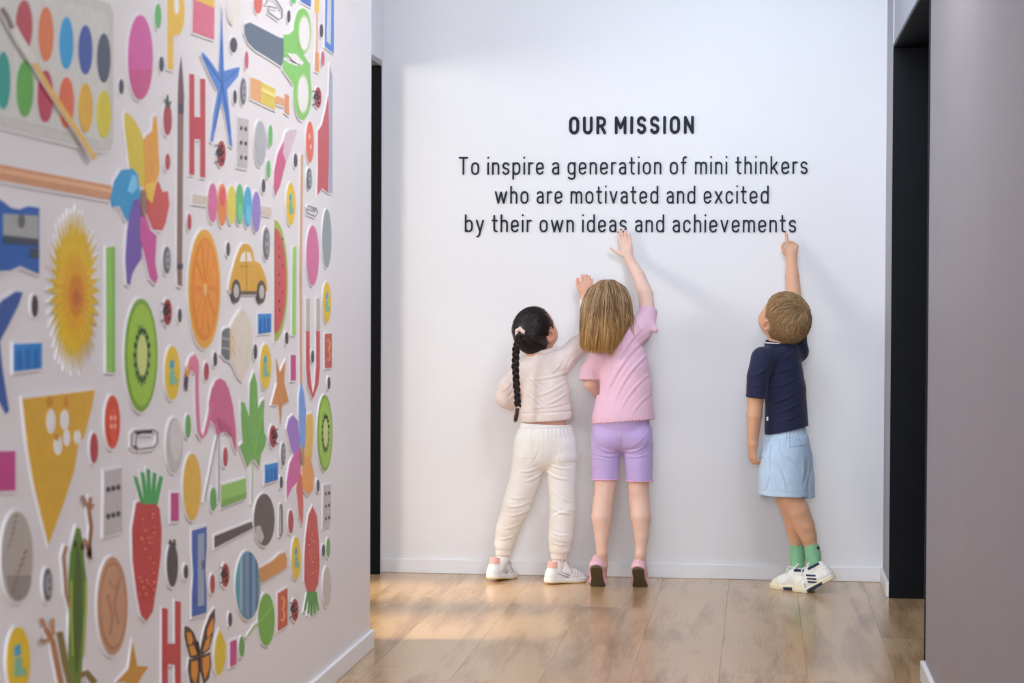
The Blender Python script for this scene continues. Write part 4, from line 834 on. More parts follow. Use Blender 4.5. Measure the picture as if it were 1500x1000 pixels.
# ---- shoe frame: origin under the ball of the foot, s forward, w sideways, h up; heel part tips up by `pitch`
def shoe_map(org, fd, pitch=0, roll=0):
    fd = nrm(A_(fd[0], fd[1], 0)); sd = A_(fd[1], -fd[0], 0); up = A_(0, 0, 1)
    cr, sr = math.cos(roll), math.sin(roll)
    def fn(V):
        s, w_, h_ = V[:, 0], V[:, 1], V[:, 2]
        t = np.clip((.012-s)/.03, 0, 1); a = pitch*t*t*(3-2*t)
        s2 = s*np.cos(a)+h_*np.sin(a)*1.0*np.where(s < 0, 1, t); hh = -s*np.sin(a)+h_*np.cos(a)
        return org+s2[:, None]*fd+w_[:, None]*sd+hh[:, None]*up
    return fn
def sole_vol(L, W, th, heel=1.0):
    v = Vol(.012)
    k = L/.18
    for a, b in (((-.105, 0), .026*W), ((-.06, .002), .0255*W), ((0, 0), .033*W), ((.035, -.002), .030*W)):
        pass
    pts = [((-.100*k, 0, th/2), .0255*W), ((-.05*k, -.001, th/2), .0245*W), ((0, 0, th/2), .0315*W), ((.033*k, .001, th/2), .0285*W)]
    v.chain(pts, k=.01); return v
def upper_vol(L, W, hh, collar):
    k = L/.18; v = Vol(.016)
    v.cone((.030*k, .001, .020), (0, 0, .026), .0255*W, .030*W, .78, (0, 0, 1)); v.cone((0, 0, .026), (-.04*k, 0, .040*hh), .030*W, .0265*W)
    v.cone((-.04*k, 0, .040*hh), (-.062*k, 0, collar), .0265*W, .0245*W); v.cone((-.098*k, 0, .026), (-.092*k, 0, collar*.95), .0245*W, .0205*W)
    v.cone((-.06*k, 0, .025), (-.098*k, 0, .025), .026*W, .0245*W)
    return v
skinA = mat('light_olive_skin', (222, 168, 142), .5, noise=.05, nscale=25, sss=.12, g=1.1)
skinB = mat('fair_skin', (234, 196, 178), .5, noise=.06, nscale=20, sss=.12, g=1.1)
skinC = mat('warm_fair_skin', (222, 172, 140), .5, noise=.05, nscale=22, sss=.12, g=1.08)
eye_m = mat('eye_white', (236, 234, 230), .2); iris_m = mat('brown_iris', (70, 48, 36), .2); lip_m = mat('pink_lips', (206, 120, 112), .4)
def zat(px, py, d): return float(P(px, py, d)[2])
def xat(px, py, d): return float(P(px, py, d)[0])
def r_(n): return n*u_
SINK = A_(-.0, .009, 0)
def cut_below(zf):                        # zf: (px1, py1, px2, py2, d): keep the cloth above this line
    a = P(zf[0], zf[1], zf[4]); b = P(zf[2], zf[3], zf[4]); s = (b[2]-a[2])/(b[0]-a[0])
    return lambda X: a[2]+(X-a[0])*s
def sneaker(parent, org, fd, pitch, L, W, cu, cs, parts, laces=None, tongue=None, hh=1.0, collar=.066, outs=None, name='shoe', th=.021, si=.0035, patch=None):
    fn = shoe_map(org, fd, pitch); k = L/.18
    up = upper_vol(L, W, hh, collar); opening = (-.078*k, 0, collar+.012)
    def mod(F, X, Y, Z):
        d = np.sqrt((X+.076*k)**2*.55+Y**2+((Z-collar-.012)*.75)**2)-.0205*W
        F = np.maximum(F, -d); F = np.maximum(F, Z-(collar+.002-.22*np.clip(X+.09*k, -.01, .03)*0)); return np.maximum(F, .012-Z)
    shoe = solid(name, up, cu, parent, .0019, mod=mod, vfn=fn)
    sv = sole_vol(L, W, th)
    def smod(F, X, Y, Z):
        q = np.maximum(F, np.abs(Z-th/2)-th/2+.0015)
        toe = th+.004*np.clip((X-.02)/.03, 0, 1)
        return q
    # flatten: use horizontal distance only
    def flat(z0, z1, infl=0.0):
        def m_(F, X, Y, Z):
            segs = [(-.100*k, .0245*W), (-.05*k, .0235*W), (0, .0305*W), (.033*k, .0275*W)]
            d = None
            for (a, ra), (b, rb) in zip(segs[:-1], segs[1:]):
                t = np.clip((X-a)/(b-a), 0, 1); q = np.sqrt((X-a-t*(b-a))**2+(Y-.004*np.sin(t*0))**2)-(ra+(rb-ra)*t)-infl
                d = q if d is None else np.minimum(d, q)
            d = d+0*Z
            return np.sqrt(np.maximum(d+.003, 0)**2+np.maximum(np.abs(Z-(z0+z1)/2)-(z1-z0)/2+.003, 0)**2)-.003+np.minimum(np.maximum(d, np.abs(Z-(z0+z1)/2)-(z1-z0)/2), 0)*.0
        return m_
    solid('sole', sv, cs, shoe, .0019, infl=.004, mod=flat(.004, th, si), vfn=fn)
    solid('outsole', sv, outs or cs, shoe, .0019, infl=.004, mod=flat(0, .0065, si-.0005), vfn=fn)
    if patch:
        fl_ = flat(0, th*.62, si+.0012)
        solid('sole_patch', sv, patch, shoe, .0019, infl=.006, mod=lambda F, X, Y, Z: np.maximum(fl_(F, X, Y, Z), np.abs(X+.040)-.034-.4*(Z-.006)), vfn=fn)
    for nm, mt, reg, inf in parts:
        solid(nm, up, mt, shoe, .0016, infl=inf, mod=lambda F, X, Y, Z, reg=reg: np.maximum(mod(F, X, Y, Z), reg(X/k, Y, Z)), vfn=fn)
    if laces:
        st = []
        for i in range(4):
            s0 = -.008-.012*i; h0 = .044*hh+.0055*i+.0035*hh
            st.append(fn(spline([((s0)*k, -.018*W, h0-.008), (s0*k-.002, 0, h0), (s0*k-.006, .018*W, h0-.006)], 5)))
        st.append(fn(spline([(-.05*k, .002, .066*hh), (-.035*k, .022, .070*hh), (-.022*k, .030, .052*hh), (-.034*k, .012, .058*hh)], 6)))
        st.append(fn(spline([(-.05*k, .002, .066*hh), (-.03*k, -.018, .072*hh), (-.018*k, -.026, .054*hh), (-.034*k, -.010, .060*hh)], 6)))
        st.append(fn(spline([(-.05*k, .002, .066*hh), (-.030*k, .034, .058*hh), (-.024*k, .037, .036)], 6)))
        tubes('laces', st, .0026, [laces], shoe, nside=5, taper=False)
    if tongue: solid('tongue', Vol(.003).cone((-.030*k, 0, .050*hh), (-.052*k, 0, collar+.010), .014, .013, .35, (1, 0, .8)), tongue, shoe, .0019, vfn=fn)
    return shoe

def hair_mat(name, top, tip):              # colour mixed by height: darker at the crown, golden at the ends
    m = mat(name, top, .42, g=1.0, spec=.45); nt = m.node_tree; N = nt.nodes; K = nt.links
    g = N.new('ShaderNodeNewGeometry'); sp = N.new('ShaderNodeSeparateXYZ'); K.new(g.outputs['Position'], sp.inputs[0])
    r = N.new('ShaderNodeMapRange'); r.inputs[1].default_value = 1.06; r.inputs[2].default_value = .90; K.new(sp.outputs['Z'], r.inputs[0])
    x = N.new('ShaderNodeMix'); x.data_type = 'RGBA'; x.inputs[6].default_value = (*L3(top), 1); x.inputs[7].default_value = (*L3(tip), 1)
    K.new(r.outputs[0], x.inputs[0]); K.new(x.outputs[2], N['Principled BSDF'].inputs['Base Color']); return m
def ellipsoid_path(c, ax, R, s, e, n, off, sag=0):
    """strand over an ellipsoid from unit direction s to e"""
    s, e = nrm(s), nrm(e); out = []
    for t in np.linspace(0, 1, n):
        d = nrm(s*(1-t)+e*t); out.append(c+(R*d+off*d)@ax)
    return out

# ================================================================ child with the long dark braid, pale tracksuit
def girl_braid():
    root = empty('person', tuple(P(790, 852, .2)*A_(1, 1, 0)), 'child with long dark braid in pale beige tracksuit, leftmost, one arm up to the wall', 'person', 'children reaching up to the lettering')
    d = .22
    c = P(785, 485, .235); h = r_(76); f, r, u = head_frame((.56, .76, .30), roll=-.06)
    b = Vol(.012); add_head(b, c, h, f, r, u)
    b.cone(c-u*h*.25-f*h*.12, P(796, 524, d), r_(16), r_(17), k=.02)
    b.chain([(P(798, 536, d), r_(25)), (P(800, 590, d), r_(29)), (P(798, 650, d), r_(33))], sq=.68)
    b.cone(P(772, 532, d), P(826, 527, d), r_(12), r_(12), k=.02)
    b.chain([(P(826, 526, .22), r_(11)), (P(866, 491, .17), r_(9.5)), (P(857, 436, .058), r_(6.6))])
    b.chain([(P(770, 534, .22), r_(11)), (P(745, 580, .2), r_(9.5)), (P(762, 588, .12), r_(6.6))])
    for pts in (((777, 665, .22, 19), (757, 740, .2, 14), (738, 812, .175, 8.5)), ((822, 665, .22, 19), (824, 742, .23, 14), (819, 822, .225, 8.5))):
        b.chain([(P(x, y, z), r_(q)) for x, y, z, q in pts])
    tips = add_hand(b, P(857, 434, .066), A_(.12, .02, 1), A_(.1, -1, 0), A_(-1, 0, 0), .108, [(24, 40, 26), (28, 44, 26), (30, 44, 26), (36, 46, 26)], (40, 22, 4, .15), wrad=r_(6.8), fr=.0073)
    add_hand(b, P(762, 588, .118), A_(.3, 1, .35), A_(-.5, -.2, .9), A_(1, 0, .2), .1, [(10, 16, 10)]*4, (40, 20, 5, .1), wrad=r_(6))
    solid('body', b, skinA, root, .0026)
    hair = [mat('dark_brown_hair_%d' % i, q, .42, g=1.0, spec=.5) for i, q in enumerate(((26, 19, 20), (34, 25, 25), (44, 32, 30), (30, 22, 22), (58, 42, 38)))]
    face_parts(root, c, h, f, r, u, hair[0])
    # hair drawn back tight
    ax = np.array([r, f, u]); R = A_(h*.385, h*.455, h*.46); cc = c+h*(-.06*f+.035*u)
    hv = Vol(.01).ell(cc, R, ax)
    def hm(F, X, Y, Z):
        q = [X-c[0], Y-c[1], Z-c[2]]; bb = q[0]*f[0]+q[1]*f[1]+q[2]*f[2]; e = q[0]*u[0]+q[1]*u[1]+q[2]*u[2]; a = np.abs(q[0]*r[0]+q[1]*r[1]+q[2]*r[2])
        F = F+.0012*vnoise(X, Y, Z, 260, 260, 50)
        F = np.maximum(F, np.maximum(bb-.62*e-.12*h, -(e+.40*h)+np.maximum(bb+.1*h, 0)*1.3))
        return np.where(a > .26*h, np.maximum(F, .135*h-np.sqrt((bb-.01*h)**2+((e+.05*h)*.85)**2)), F)
    solid('hair', hv, hair[1], root, .0028, mod=hm)
    hair_o = [o for o in root.children if o.name.startswith('hair')][0]
    base = nrm(A_(.17, -.92, .22)); rg = np.random.RandomState(4); st = []
    for i in range(1500):
        ph = rg.uniform(0, 2*math.pi)
        # start on the hairline ring
        a = math.cos(ph); e0 = math.sin(ph)
        s = nrm(A_(a*.95, .12+.62*max(e0, -.5)*.85, e0*.95+.05)) if e0 > -.2 else nrm(A_(a*.85, -.05+.35*e0*rg.rand(), -.62-.3*rg.rand()))
        s = nrm(s+rg.normal(0, .06, 3)); q = .0+rg.uniform(0, .75)
        s = nrm(s*(1-q)+base*q) if rg.rand() < .5 else s
        st.append(ellipsoid_path(cc, ax, R, s, base+rg.normal(0, .03, 3), 9, rg.uniform(-.0005, .0022)))
    tubes('hair_strands', st, .0009, hair, hair_o, 2)
    bp = cc+(R*base)@ax
    # scrunchie
    sc_m = mat('pink_scrunchie_satin', (244, 206, 198), .45, bump=.2, bscale=300); pts = []
    dirn = nrm(base@ax); t1 = nrm(np.cross(dirn, A_(0, 0, 1))); t2 = np.cross(t1, dirn)
    sv = Vol(.003)
    for i in range(11):
        a = 2*math.pi*i/11; rr = .0145*(1+.18*math.sin(i*2.7)); p = bp+dirn*(.006+.003*math.sin(i*3.1))+rr*(math.cos(a)*t1+math.sin(a)*t2); sv.ell(p, (.0072, .0072, .0078))
    solid('scrunchie', sv, sc_m, root, .002)
    path = spline([bp+dirn*.004, P(761, 493, .352), P(756, 512, .345), P(755, 540, .338), P(757, 570, .335), P(758.5, 596, .332)], 16)
    n = len(path); st = []; tt = np.linspace(0, 1, n)
    for j in range(3):
        ph = 2*math.pi*j/3
        w = np.interp(tt, [0, .12, 1], [.25, 1, .75])
        for q in range(34):
            a = rg.uniform(0, 6.28); rr = .0082*math.sqrt(rg.uniform(0, 1)); 
            T = tt*2*math.pi*5.3
            x = np.sin(T+ph)*.0085*w+math.cos(a)*rr*w*.95; y = np.sin(2*(T+ph))*.0052*w+math.sin(a)*rr*w*.85
            s = path.copy(); s[:, 0] += x; s[:, 1] -= y; st.append(s)
    bo = tubes('braid', st, .0017, hair, root, 5, nside=4, taper=False)
    ti = []
    for q in range(60):
        e = rg.normal(0, .0018, 3); p0 = path[-1]+rg.normal(0, .003, 3); p2 = P(755.5+rg.normal(0, 1.6), 617+rg.uniform(-5, 2), .33); ti.append(spline([p0, (p0+p2)/2+e, p2], 5))
    tubes('braid_tail', ti, .0011, [mat('light_brown_braid_tip', (112, 78, 52), .5, g=1.), hair[4]], bo, 3)
    solid('hair_tie', Vol(.002).ell(path[-1], (.0085, .0085, .0055)), sc_m, bo, .002)
    # sweatshirt
    sm = mat('pale_beige_sweatshirt_jersey', (236, 222, 217), .85, noise=.03, nscale=40, bump=.18, bscale=420, sheen=.2, g=1.08)
    s = Vol(.018)
    s.chain([(P(797, 541, d), r_(31)), (P(800, 575, d), r_(35)), (P(800, 606, d), r_(38))], sq=.76)
    s.cone(P(774, 537, d), P(824, 531, d), r_(16), r_(15), k=.02); s.cone(P(796, 508, .225), P(797, 528, d), r_(19), r_(22))
    s.chain([(P(822, 530, .22), r_(17)), (P(846, 508, .20), r_(15.5)), (P(870, 491, .165), r_(14)), (P(862, 458, .10), r_(11)), (P(858, 444, .075), r_(9.5))])
    s.chain([(P(771, 539, .22), r_(17)), (P(748, 566, .215), r_(17)), (P(742, 581, .2), r_(16.5)), (P(752, 588, .14), r_(13)), (P(760, 588, .14), r_(9.5))])
    hl = cut_below((760, 620, 841, 615, .29)); hb = cut_below((760, 606, 841, 602, .29))
    wristz = zat(858, 440, .07)
    def smf(F, X, Y, Z):
        F = F-folds(X, Y, Z, .0016, 24, (1, .35), 3, 2)*(Z > hb(X))
        F = creases(F, X, Y, Z, [(835, 543, 775, 556, 3, 3, 4.5), (833, 556, 785, 580, 3, 3, 4.5), (838, 570, 790, 596, 3, 2.6, 4), (838, 588, 775, 598, 2, 2.4, 4), (770, 545, 800, 572, -3, 2.2, 4), (824, 522, 806, 548, 3, 2.6, 4), (846, 520, 830, 545, -3, 2.6, 4), (768, 575, 800, 600, 2, 2, 4),
            (858, 505, 842, 522, 2, 2.2, 4), (864, 500, 852, 516, 2, 2.2, 4), (750, 556, 733, 574, 2, 2.5, 4), (757, 566, 738, 590, 3, 2.5, 4), (745, 590, 752, 575, 2, 2, 3.5)], .29, P(800, 600, .19)[1])
        F = F+.0035*np.exp(-((Z-hb(X)+.001)/.003)**2)+np.where(Z < hb(X), .0008*np.sign(np.sin((X-Y)*1300)), 0)
        F = np.maximum(F, hl(X)-Z)
        # open collar
        F = np.where(X < xat(824, 515, .2), np.maximum(F, Z-zat(800, 512, .23)-.35*np.maximum(X-xat(800, 513, .23), 0)), F)
        return F
    so_ = solid('sweatshirt', s, sm, root, .003, mod=smf)
    cp = P(796, 508, .23)
    solid('collar', s, mat('ribbed_collar_knit', (232, 218, 213), .85, bump=.3, bscale=500, g=1.08), so_, .0026, infl=.0025, mod=lambda F, X, Y, Z: np.maximum(smf(F, X, Y, Z), np.maximum(zat(800, 519, .23)+.35*np.maximum(X-xat(800, 513, .23), 0)-Z, X-xat(822, 515, .2))))
    # trousers
    pmt = mat('cream_sweatpants_jersey', (243, 235, 232), .85, noise=.03, nscale=30, bump=.18, bscale=420, sheen=.2, g=1.08)
    p = Vol(.014)
    p.chain([(P(800, 628, d), r_(38)), (P(799, 642, d), r_(41.5)), (P(798, 652, d), r_(40))], sq=.8)
    p.chain([(P(778, 652, .225), r_(26.5)), (P(777, 668, .225), r_(26.5)), (P(768, 705, .22), r_(22)), (P(757, 738, .215), r_(20.5)), (P(744, 775, .19), r_(17)), (P(738.5, 797, .18), r_(14.5)), (P(738, 805, .178), r_(11.5)), (P(737.5, 812, .176), r_(11.5))])
    p.chain([(P(819, 652, .225), r_(25.5)), (P(821.5, 668, .225), r_(24.5)), (P(823, 708, .225), r_(20.5)), (P(824, 745, .235), r_(19)), (P(821.5, 785, .235), r_(18)), (P(820, 803, .23), r_(15.5)), (P(819, 812, .228), r_(12.5)), (P(819, 819, .226), r_(12.5))])
    wz = cut_below((757, 620, 843, 624, .28)); wb = cut_below((757, 629, 843, 626, .28))
    lc, rc = zat(738, 814, .2), zat(819, 819, .24); xm = xat(785, 800, .2)
    def pf(F, X, Y, Z):
        ang = np.arctan2(Y-P(800, 630, d)[1], X-P(800, 630, d)[0])
        g = np.exp(-np.maximum(wb(X)-Z, 0)/.03)*(Z < wb(X))
        F = creases(F, X, Y, Z, [(796, 690, 768, 705, 3, 3, 4.5), (796, 680, 760, 690, 4, 2.6, 4), (800, 690, 832, 702, -3, 3, 4.5), (802, 678, 838, 686, -3, 2.6, 4), (776, 735, 742, 742, 3, 3.2, 5), (778, 745, 745, 756, 3, 3, 4.5), (770, 728, 745, 728, 2, 2.4, 4), (765, 765, 732, 776, 3, 2.6, 4.5), (755, 785, 728, 792, 2, 2.4, 4),
            (806, 742, 838, 752, -3, 3, 4.5), (808, 758, 838, 748, 3, 2.6, 4.5), (806, 778, 832, 784, -2, 2.4, 4), (808, 794, 834, 798, -2, 2.2, 4), (812, 720, 840, 735, -3, 2, 4), (790, 650, 775, 680, 2, 1.6, 4), (806, 650, 822, 685, 2, 1.6, 4)], .28, P(800, 700, .2)[1])
        F = F-folds(X, Y, Z, .0016, 22, (.9, .5), 3, 9)-g*.0022*np.sin(ang*34)-(Z >= wb(X))*.001*np.sin(ang*60)
        F = F+.003*np.exp(-((Z-wb(X))/.0028)**2)
        cz = np.where(X < xm, lc, rc)
        F = F+.0022*np.exp(-((Z-cz-.022)/.003)**2)+(Z < cz+.022)*.0008*np.sin(X*1500)
        cr = .0025*np.exp(-((X-xat(797.5, 650, .3))/.002)**2)*(Y < P(0+797, 650, .25)[1])*(Z > zat(797, 694, .3))
        return np.maximum(np.maximum(F+cr, cz-Z), Z-wz(X))
    po = solid('sweatpants', p, pmt, root, .003, mod=pf)
    def pocket(x0, y0, x1, y1, slx=0):
        a, bb = P(x0, y0, .3), P(x1, y1, .3)
        return lambda F, X, Y, Z: np.maximum(np.maximum(pf(F, X, Y, Z)-.0018, np.maximum(np.abs(X-(a[0]+bb[0])/2-slx*(Z-(a[2]+bb[2])/2))-(bb[0]-a[0])/2, np.abs(Z-(a[2]+bb[2])/2)-(a[2]-bb[2])/2)), Y-P(800, 650, .24)[1])
    solid('pocket', p, pmt, po, .0024, mod=pocket(762, 641, 781, 672, -.08)); solid('pocket', p, pmt, po, .0024, mod=pocket(815, 642, 841, 677, -.15))
    em = mat('pink_stitched_emblem', (236, 178, 186), .8); rg2 = random.Random(2)
    ev = Vol(.001)
    for i in range(7):
        a = i*.9; ev.cone(P(833+3.4*math.cos(a), 659+4*math.sin(a), .30), P(833+3.4*math.cos(a+.6), 659+4*math.sin(a+.6), .30), .0012, .0012)
    # socks, trainers
    wm = mat('white_cotton_sock', (242, 240, 240), .85, bump=.25, bscale=500)
    solid('sock', Vol().chain([(P(737.5, 806, .176), r_(9.5)), (P(736, 820, .18), r_(8.8)), (P(731, 834, .184), r_(7.4))]), wm, root, .0024)
    solid('sock', Vol().chain([(P(819, 812, .226), r_(9.8)), (P(817.5, 826, .227), r_(8.8)), (P(817, 839, .229), r_(7.4))]), wm, root, .0024)
    lea = mat('white_trainer_leather', (240, 235, 234), .42, bump=.05, bscale=300); gum = mat('gum_outsole', (232, 196, 132), .5); mid = mat('white_trainer_midsole', (238, 236, 234), .45)
    pk = mat('salmon_pink_heel_patch', (244, 176, 168), .5); gr = mat('grey_trainer_stripe', (150, 146, 154), .5)
    parts = [('heel_patch', pk, lambda s, w_, z: np.maximum(np.maximum(s+.060, .058-z), np.abs(w_)-.04), .0013), ('side_stripe', gr, lambda s, w_, z: np.maximum(np.abs(z-.030+(s+.06)*.35)-.0024, np.abs(s+.055)-.030), .0012), ('side_stripe', gr, lambda s, w_, z: np.maximum(np.abs(z-.040+(s+.06)*.35)-.0018, np.abs(s+.055)-.026), .0012),
             ('side_mark', gr, lambda s, w_, z: np.maximum(np.abs(np.abs(s+.002-(z-.032)*.5)-.0055)-.0018, np.abs(z-.034)-.011), .0012), ('toe_guard', mat('white_toe_suede', (228, 222, 222), .7), lambda s, w_, z: np.maximum(.026-s+.0*z, z-.033), .0008)]
    la = mat('grey_white_laces', (196, 190, 194), .8)
    a1 = P(741, 846, .12); a1[2] = 0; sneaker(root, a1, (.42, .9), .10, .172, .98, lea, mid, parts, laces=la, tongue=lea, outs=gum, hh=1.15, collar=.082)
    a2 = P(838, 850, .185); a2[2] = 0; sneaker(root, a2, (.80, .60), .04, .172, .98, lea, mid, parts, laces=la, tongue=lea, outs=gum, hh=1.15, collar=.082)
    rebase(root); return root

# ================================================================ child with straight light brown hair, pink top, lilac shorts
def girl_pink():
    root = empty('person', tuple(P(908, 858, .3)*A_(1, 1, 0)), 'child with long light brown hair in pink ruffled top and lilac shorts, reaching highest', 'person', 'children reaching up to the lettering')
    d = .28
    c = P(888, 458, .262); h = r_(80); f, r, u = head_frame((-.12, .80, .60), roll=.10)
    b = Vol(.012); add_head(b, c, h, f, r, u)
    b.cone(c-u*h*.28-f*h*.1, P(906, 505, d), r_(17), r_(18), k=.02)
    b.chain([(P(908, 512, d), r_(26)), (P(912, 560, d), r_(30)), (P(911, 618, d), r_(32))], sq=.68)
    b.cone(P(880, 520, d), P(936, 484, .27), r_(13), r_(13), k=.02)
    b.chain([(P(938, 484, .27), r_(13)), (P(948, 458, .235), r_(11.5)), (P(946, 432, .185), r_(11)), (P(936, 405, .115), r_(9.6)), (P(922.5, 380, .042), r_(7))])
    b.chain([(P(876, 524, .28), r_(12)), (P(864, 560, .25), r_(10)), (P(876, 575, .18), r_(9)), (P(890, 560, .06), r_(7))])
    for pts in (((887, 655, .28, 17), (887, 705, .30, 15), (886, 716, .30, 15), (883.5, 735, .305, 14.8), (881, 757, .315, 14.6), (881.5, 785, .32, 10.5), (881.5, 808, .325, 7.6)),
                ((935, 655, .28, 16.5), (936, 705, .29, 15), (935, 716, .29, 15.3), (936.5, 735, .29, 14.9), (938.5, 757, .305, 14.7), (939.5, 785, .31, 10.5), (938.5, 810, .315, 7.6))):
        b.chain([(P(x, y, z), r_(q)) for x, y, z, q in pts])
    for x0 in (882, 938): b.cone(P(x0, 812, .32), P(x0-1, 826, .30), r_(7.6), r_(9)); b.cone(P(x0-1, 826, .30), P(x0-1, 842, .22), r_(8.5), r_(8))
    tips = add_hand(b, P(921.5, 379, .034), A_(-.22, .05, 1), A_(.03, -1, 0), A_(-1, 0, .1), .117, [(2, 3, 2), (2, 3, 2), (2, 3, 2), (3, 4, 3)], (56, 48, 42, 0), wrad=r_(7), spread=.035, fr=.0064)
    add_hand(b, P(890, 560, .055), A_(.1, .25, 1), A_(0, -1, .2), A_(1, 0, 0), .11, [(5, 8, 5)]*4, (50, 30, 10, .1), wrad=r_(6.4))
    solid('body', b, skinB, root, .0026)
    ink = mat('dark_nail_polish', (70, 30, 40), .3)
    for i in (0, 1, 2): solid('fingernail', Vol(.001).ell(tips[i][0]+A_(0, -.0035, .0015), (.0032, .0022, .0036)), ink, root, .0012)
    tones = [hair_mat('light_brown_hair_%d' % i, q, t) for i, q, t in ((0, (136, 102, 72), (176, 126, 66)), (1, (158, 122, 86), (204, 154, 86)), (2, (184, 148, 106), (222, 176, 104)), (3, (112, 82, 58), (150, 104, 58)), (4, (206, 174, 130), (236, 196, 124)), (5, (146, 110, 76), (186, 136, 74)))]
    face_parts(root, c, h, f, r, u, tones[0])
    # hair: full mass under, strands over
    cr = P(891, 412, .285)
    hv = Vol(.03).ell(P(889, 451, .29), (r_(31.5), r_(31), r_(38)))
    hv.chain([(P(885, 460, .305), r_(29)), (P(878, 485, .325), r_(26)), (P(876, 498, .33), r_(17))], sq=.75).cone(P(900, 450, .31), P(905, 478, .325), r_(21), r_(14), .8).cone(P(862, 470, .31), P(861, 500, .315), r_(10), r_(7))
    def hm(F, X, Y, Z):
        q = [X-c[0], Y-c[1], Z-c[2]]; bb = q[0]*f[0]+q[1]*f[1]+q[2]*f[2]; e = q[0]*u[0]+q[1]*u[1]+q[2]*u[2]
        return np.maximum(F+.002*vnoise(X, Y, Z, 220, 220, 18), bb-.5*e-.10*h)
    hob = solid('hair', hv, tones[3], root, .003, mod=hm)
    rg = np.random.RandomState(11); st = []
    part = P(884, 413, .29); prof_b = lambda x: np.interp(x, [850, 858, 896, 912, 926], [507, 516, 520, 495, 467])
    for i in range(2600):
        ph = rg.uniform(-.12, math.pi+.12)                       # 0 = right side, pi/2 = towards the camera, pi = left side
        if rg.rand() < .12: ph = rg.choice([rg.uniform(-.5, 0), math.pi+rg.uniform(0, .5)])
        lay = rg.uniform(.90, 1.02); cl = int(ph*9+rg.uniform(0, 1)); wob = [1.8*math.sin(cl*2.3+q*1.7) for q in range(4)]
        cx_ = math.cos(ph); cy_ = math.sin(ph)
        mid = (888.5+36.5*cx_*lay+wob[0]*.6, 452+rg.uniform(-4, 4), .30+.094*cy_*lay)
        upm = (889.5+(28.5*cx_)*lay, 427+rg.uniform(-3, 3), .295+.078*cy_*lay)
        top = (890+11*cx_+rg.normal(0, 1.2), 412.5-.8*cy_+rg.uniform(-.5, 1.6), .29+.032*cy_)
        xb = 886+36*cx_*lay+rg.normal(0, 1.0)+wob[2]-(3 if cx_ < 0 else 0); xb = min(max(xb, 850.5), 925)
        yb = prof_b(xb)+rg.uniform(-9, 1.5); db = .315+.07*cy_*lay
        low = (mid[0]*.5+xb*.5+wob[1], 452+(yb-452)*.55, .31+.088*cy_*lay)
        q = spline([P(890+2.5*cx_, 409.3+rg.uniform(0, 1), .29), P(*top), P(*upm), P(*mid), P(*low), P(xb, yb, db)], 4)
        q[8:, 0] += np.linspace(0, 1, len(q)-8)*rg.normal(0, .0015)
        st.append(q)
    for i in range(60):                                          # lighter top strands crossing the fall
        x0 = rg.uniform(878, 905); x1 = min(922, max(853, x0+rg.normal(0, 11))); y1 = rg.uniform(470, 512)
        fd = lambda x, y: .30+.096*math.sqrt(max(.05, 1-((x-888)/38)**2))
        st.append(spline([P(889, 410, .292), P((889+x0)/2+(x1-889)*.2, 419, .345), P(x0*.6+x1*.4, 440, fd(x0, 440)+.004), P(x1, 470, fd(x1, 470)+.006), P(x1+rg.normal(0, 3), y1+6, fd(x1, y1)-.002)], 5))
    for i in range(16):                                          # loose wisps on the right shoulder
        y0 = rg.uniform(445, 470); st.append(spline([P(919, y0, .32), P(925, y0+12, .325), P(926+rg.uniform(-3, 7), y0+20+rg.uniform(0, 14), .325)], 5))
    tubes('hair_strands', st, lambda: rg.uniform(.0009, .0016), tones, hob, 4)
    # top
    tm = mat('pink_ribbed_cotton', (247, 194, 214), .8, noise=.03, nscale=30, bump=.22, bscale=160, sheen=.2, stretch=(9, 9, .6), g=1.08)
    s = Vol(.018)
    s.chain([(P(910, 508, d), r_(31)), (P(915, 540, d), r_(36)), (P(916, 570, d), r_(38.5)), (P(913, 612, .285), r_(46))], sq=.72)
    s.cone(P(884, 520, d), P(936, 482, .27), r_(16), r_(17), k=.02); s.cone(P(902, 495, .28), P(905, 505, d), r_(17), r_(22))
    s.chain([(P(936, 486, .27), r_(18)), (P(944, 472, .262), r_(15.5)), (P(949, 457, .25), r_(14))]); s.cone(P(947, 468, .27), P(960, 483, .295), r_(9), r_(4.5)); 
    s.chain([(P(880, 524, .28), r_(17)), (P(866, 543, .27), r_(15)), (P(862, 562, .265), r_(15.5))])
    hem = cut_below((863, 621, 961, 614, .35)); slv = zat(862, 556, .3); ctr = P(913, 612, .285); c3 = P(905, 497, .285)
    # end of the raised sleeve: plane across the arm
    pa = P(949, 456, .24); na = nrm(P(948, 445, .21)-P(944, 478, .265))
    xs_ = xat(879, 550, .28)
    def tf(F, X, Y, Z):
        ang = np.arctan2((Y-ctr[1])*1.4, X-ctr[0])
        w_ = np.exp(-np.maximum(Z-hem(X), 0)/.006); F = F-w_*(.0036*np.sin(ang*52)+.002)
        F = F+.0016*np.exp(-((Z-hem(X)-.009)/.0022)**2)
        F = creases(F, X, Y, Z, [(950, 492, 885, 588, -9, 4, 6), (953, 515, 900, 590, -7, 3.4, 5.5), (944, 478, 905, 535, -5, 3, 5), (955, 545, 908, 602, -5, 3, 5), (884, 545, 905, 520, 3, 2.6, 4.5), (882, 575, 900, 560, 2, 2.6, 4.5), (930, 470, 940, 490, 2, 2.5, 4), (956, 575, 925, 608, -3, 2.4, 5), (870, 560, 866, 540, 2, 2, 4), (893, 528, 886, 560, 3, 2.4, 4.5)], .35, P(913, 600, .27)[1])
        F = F-folds(X, Y, Z, .0013, 20, (.75, 1), 3, 3)*(1-w_)
        F = np.maximum(F, hem(X)+.0028*np.sin(ang*52+1.2)-Z)
        q = (X-pa[0])*na[0]+(Y-pa[1])*na[1]+(Z-pa[2])*na[2]
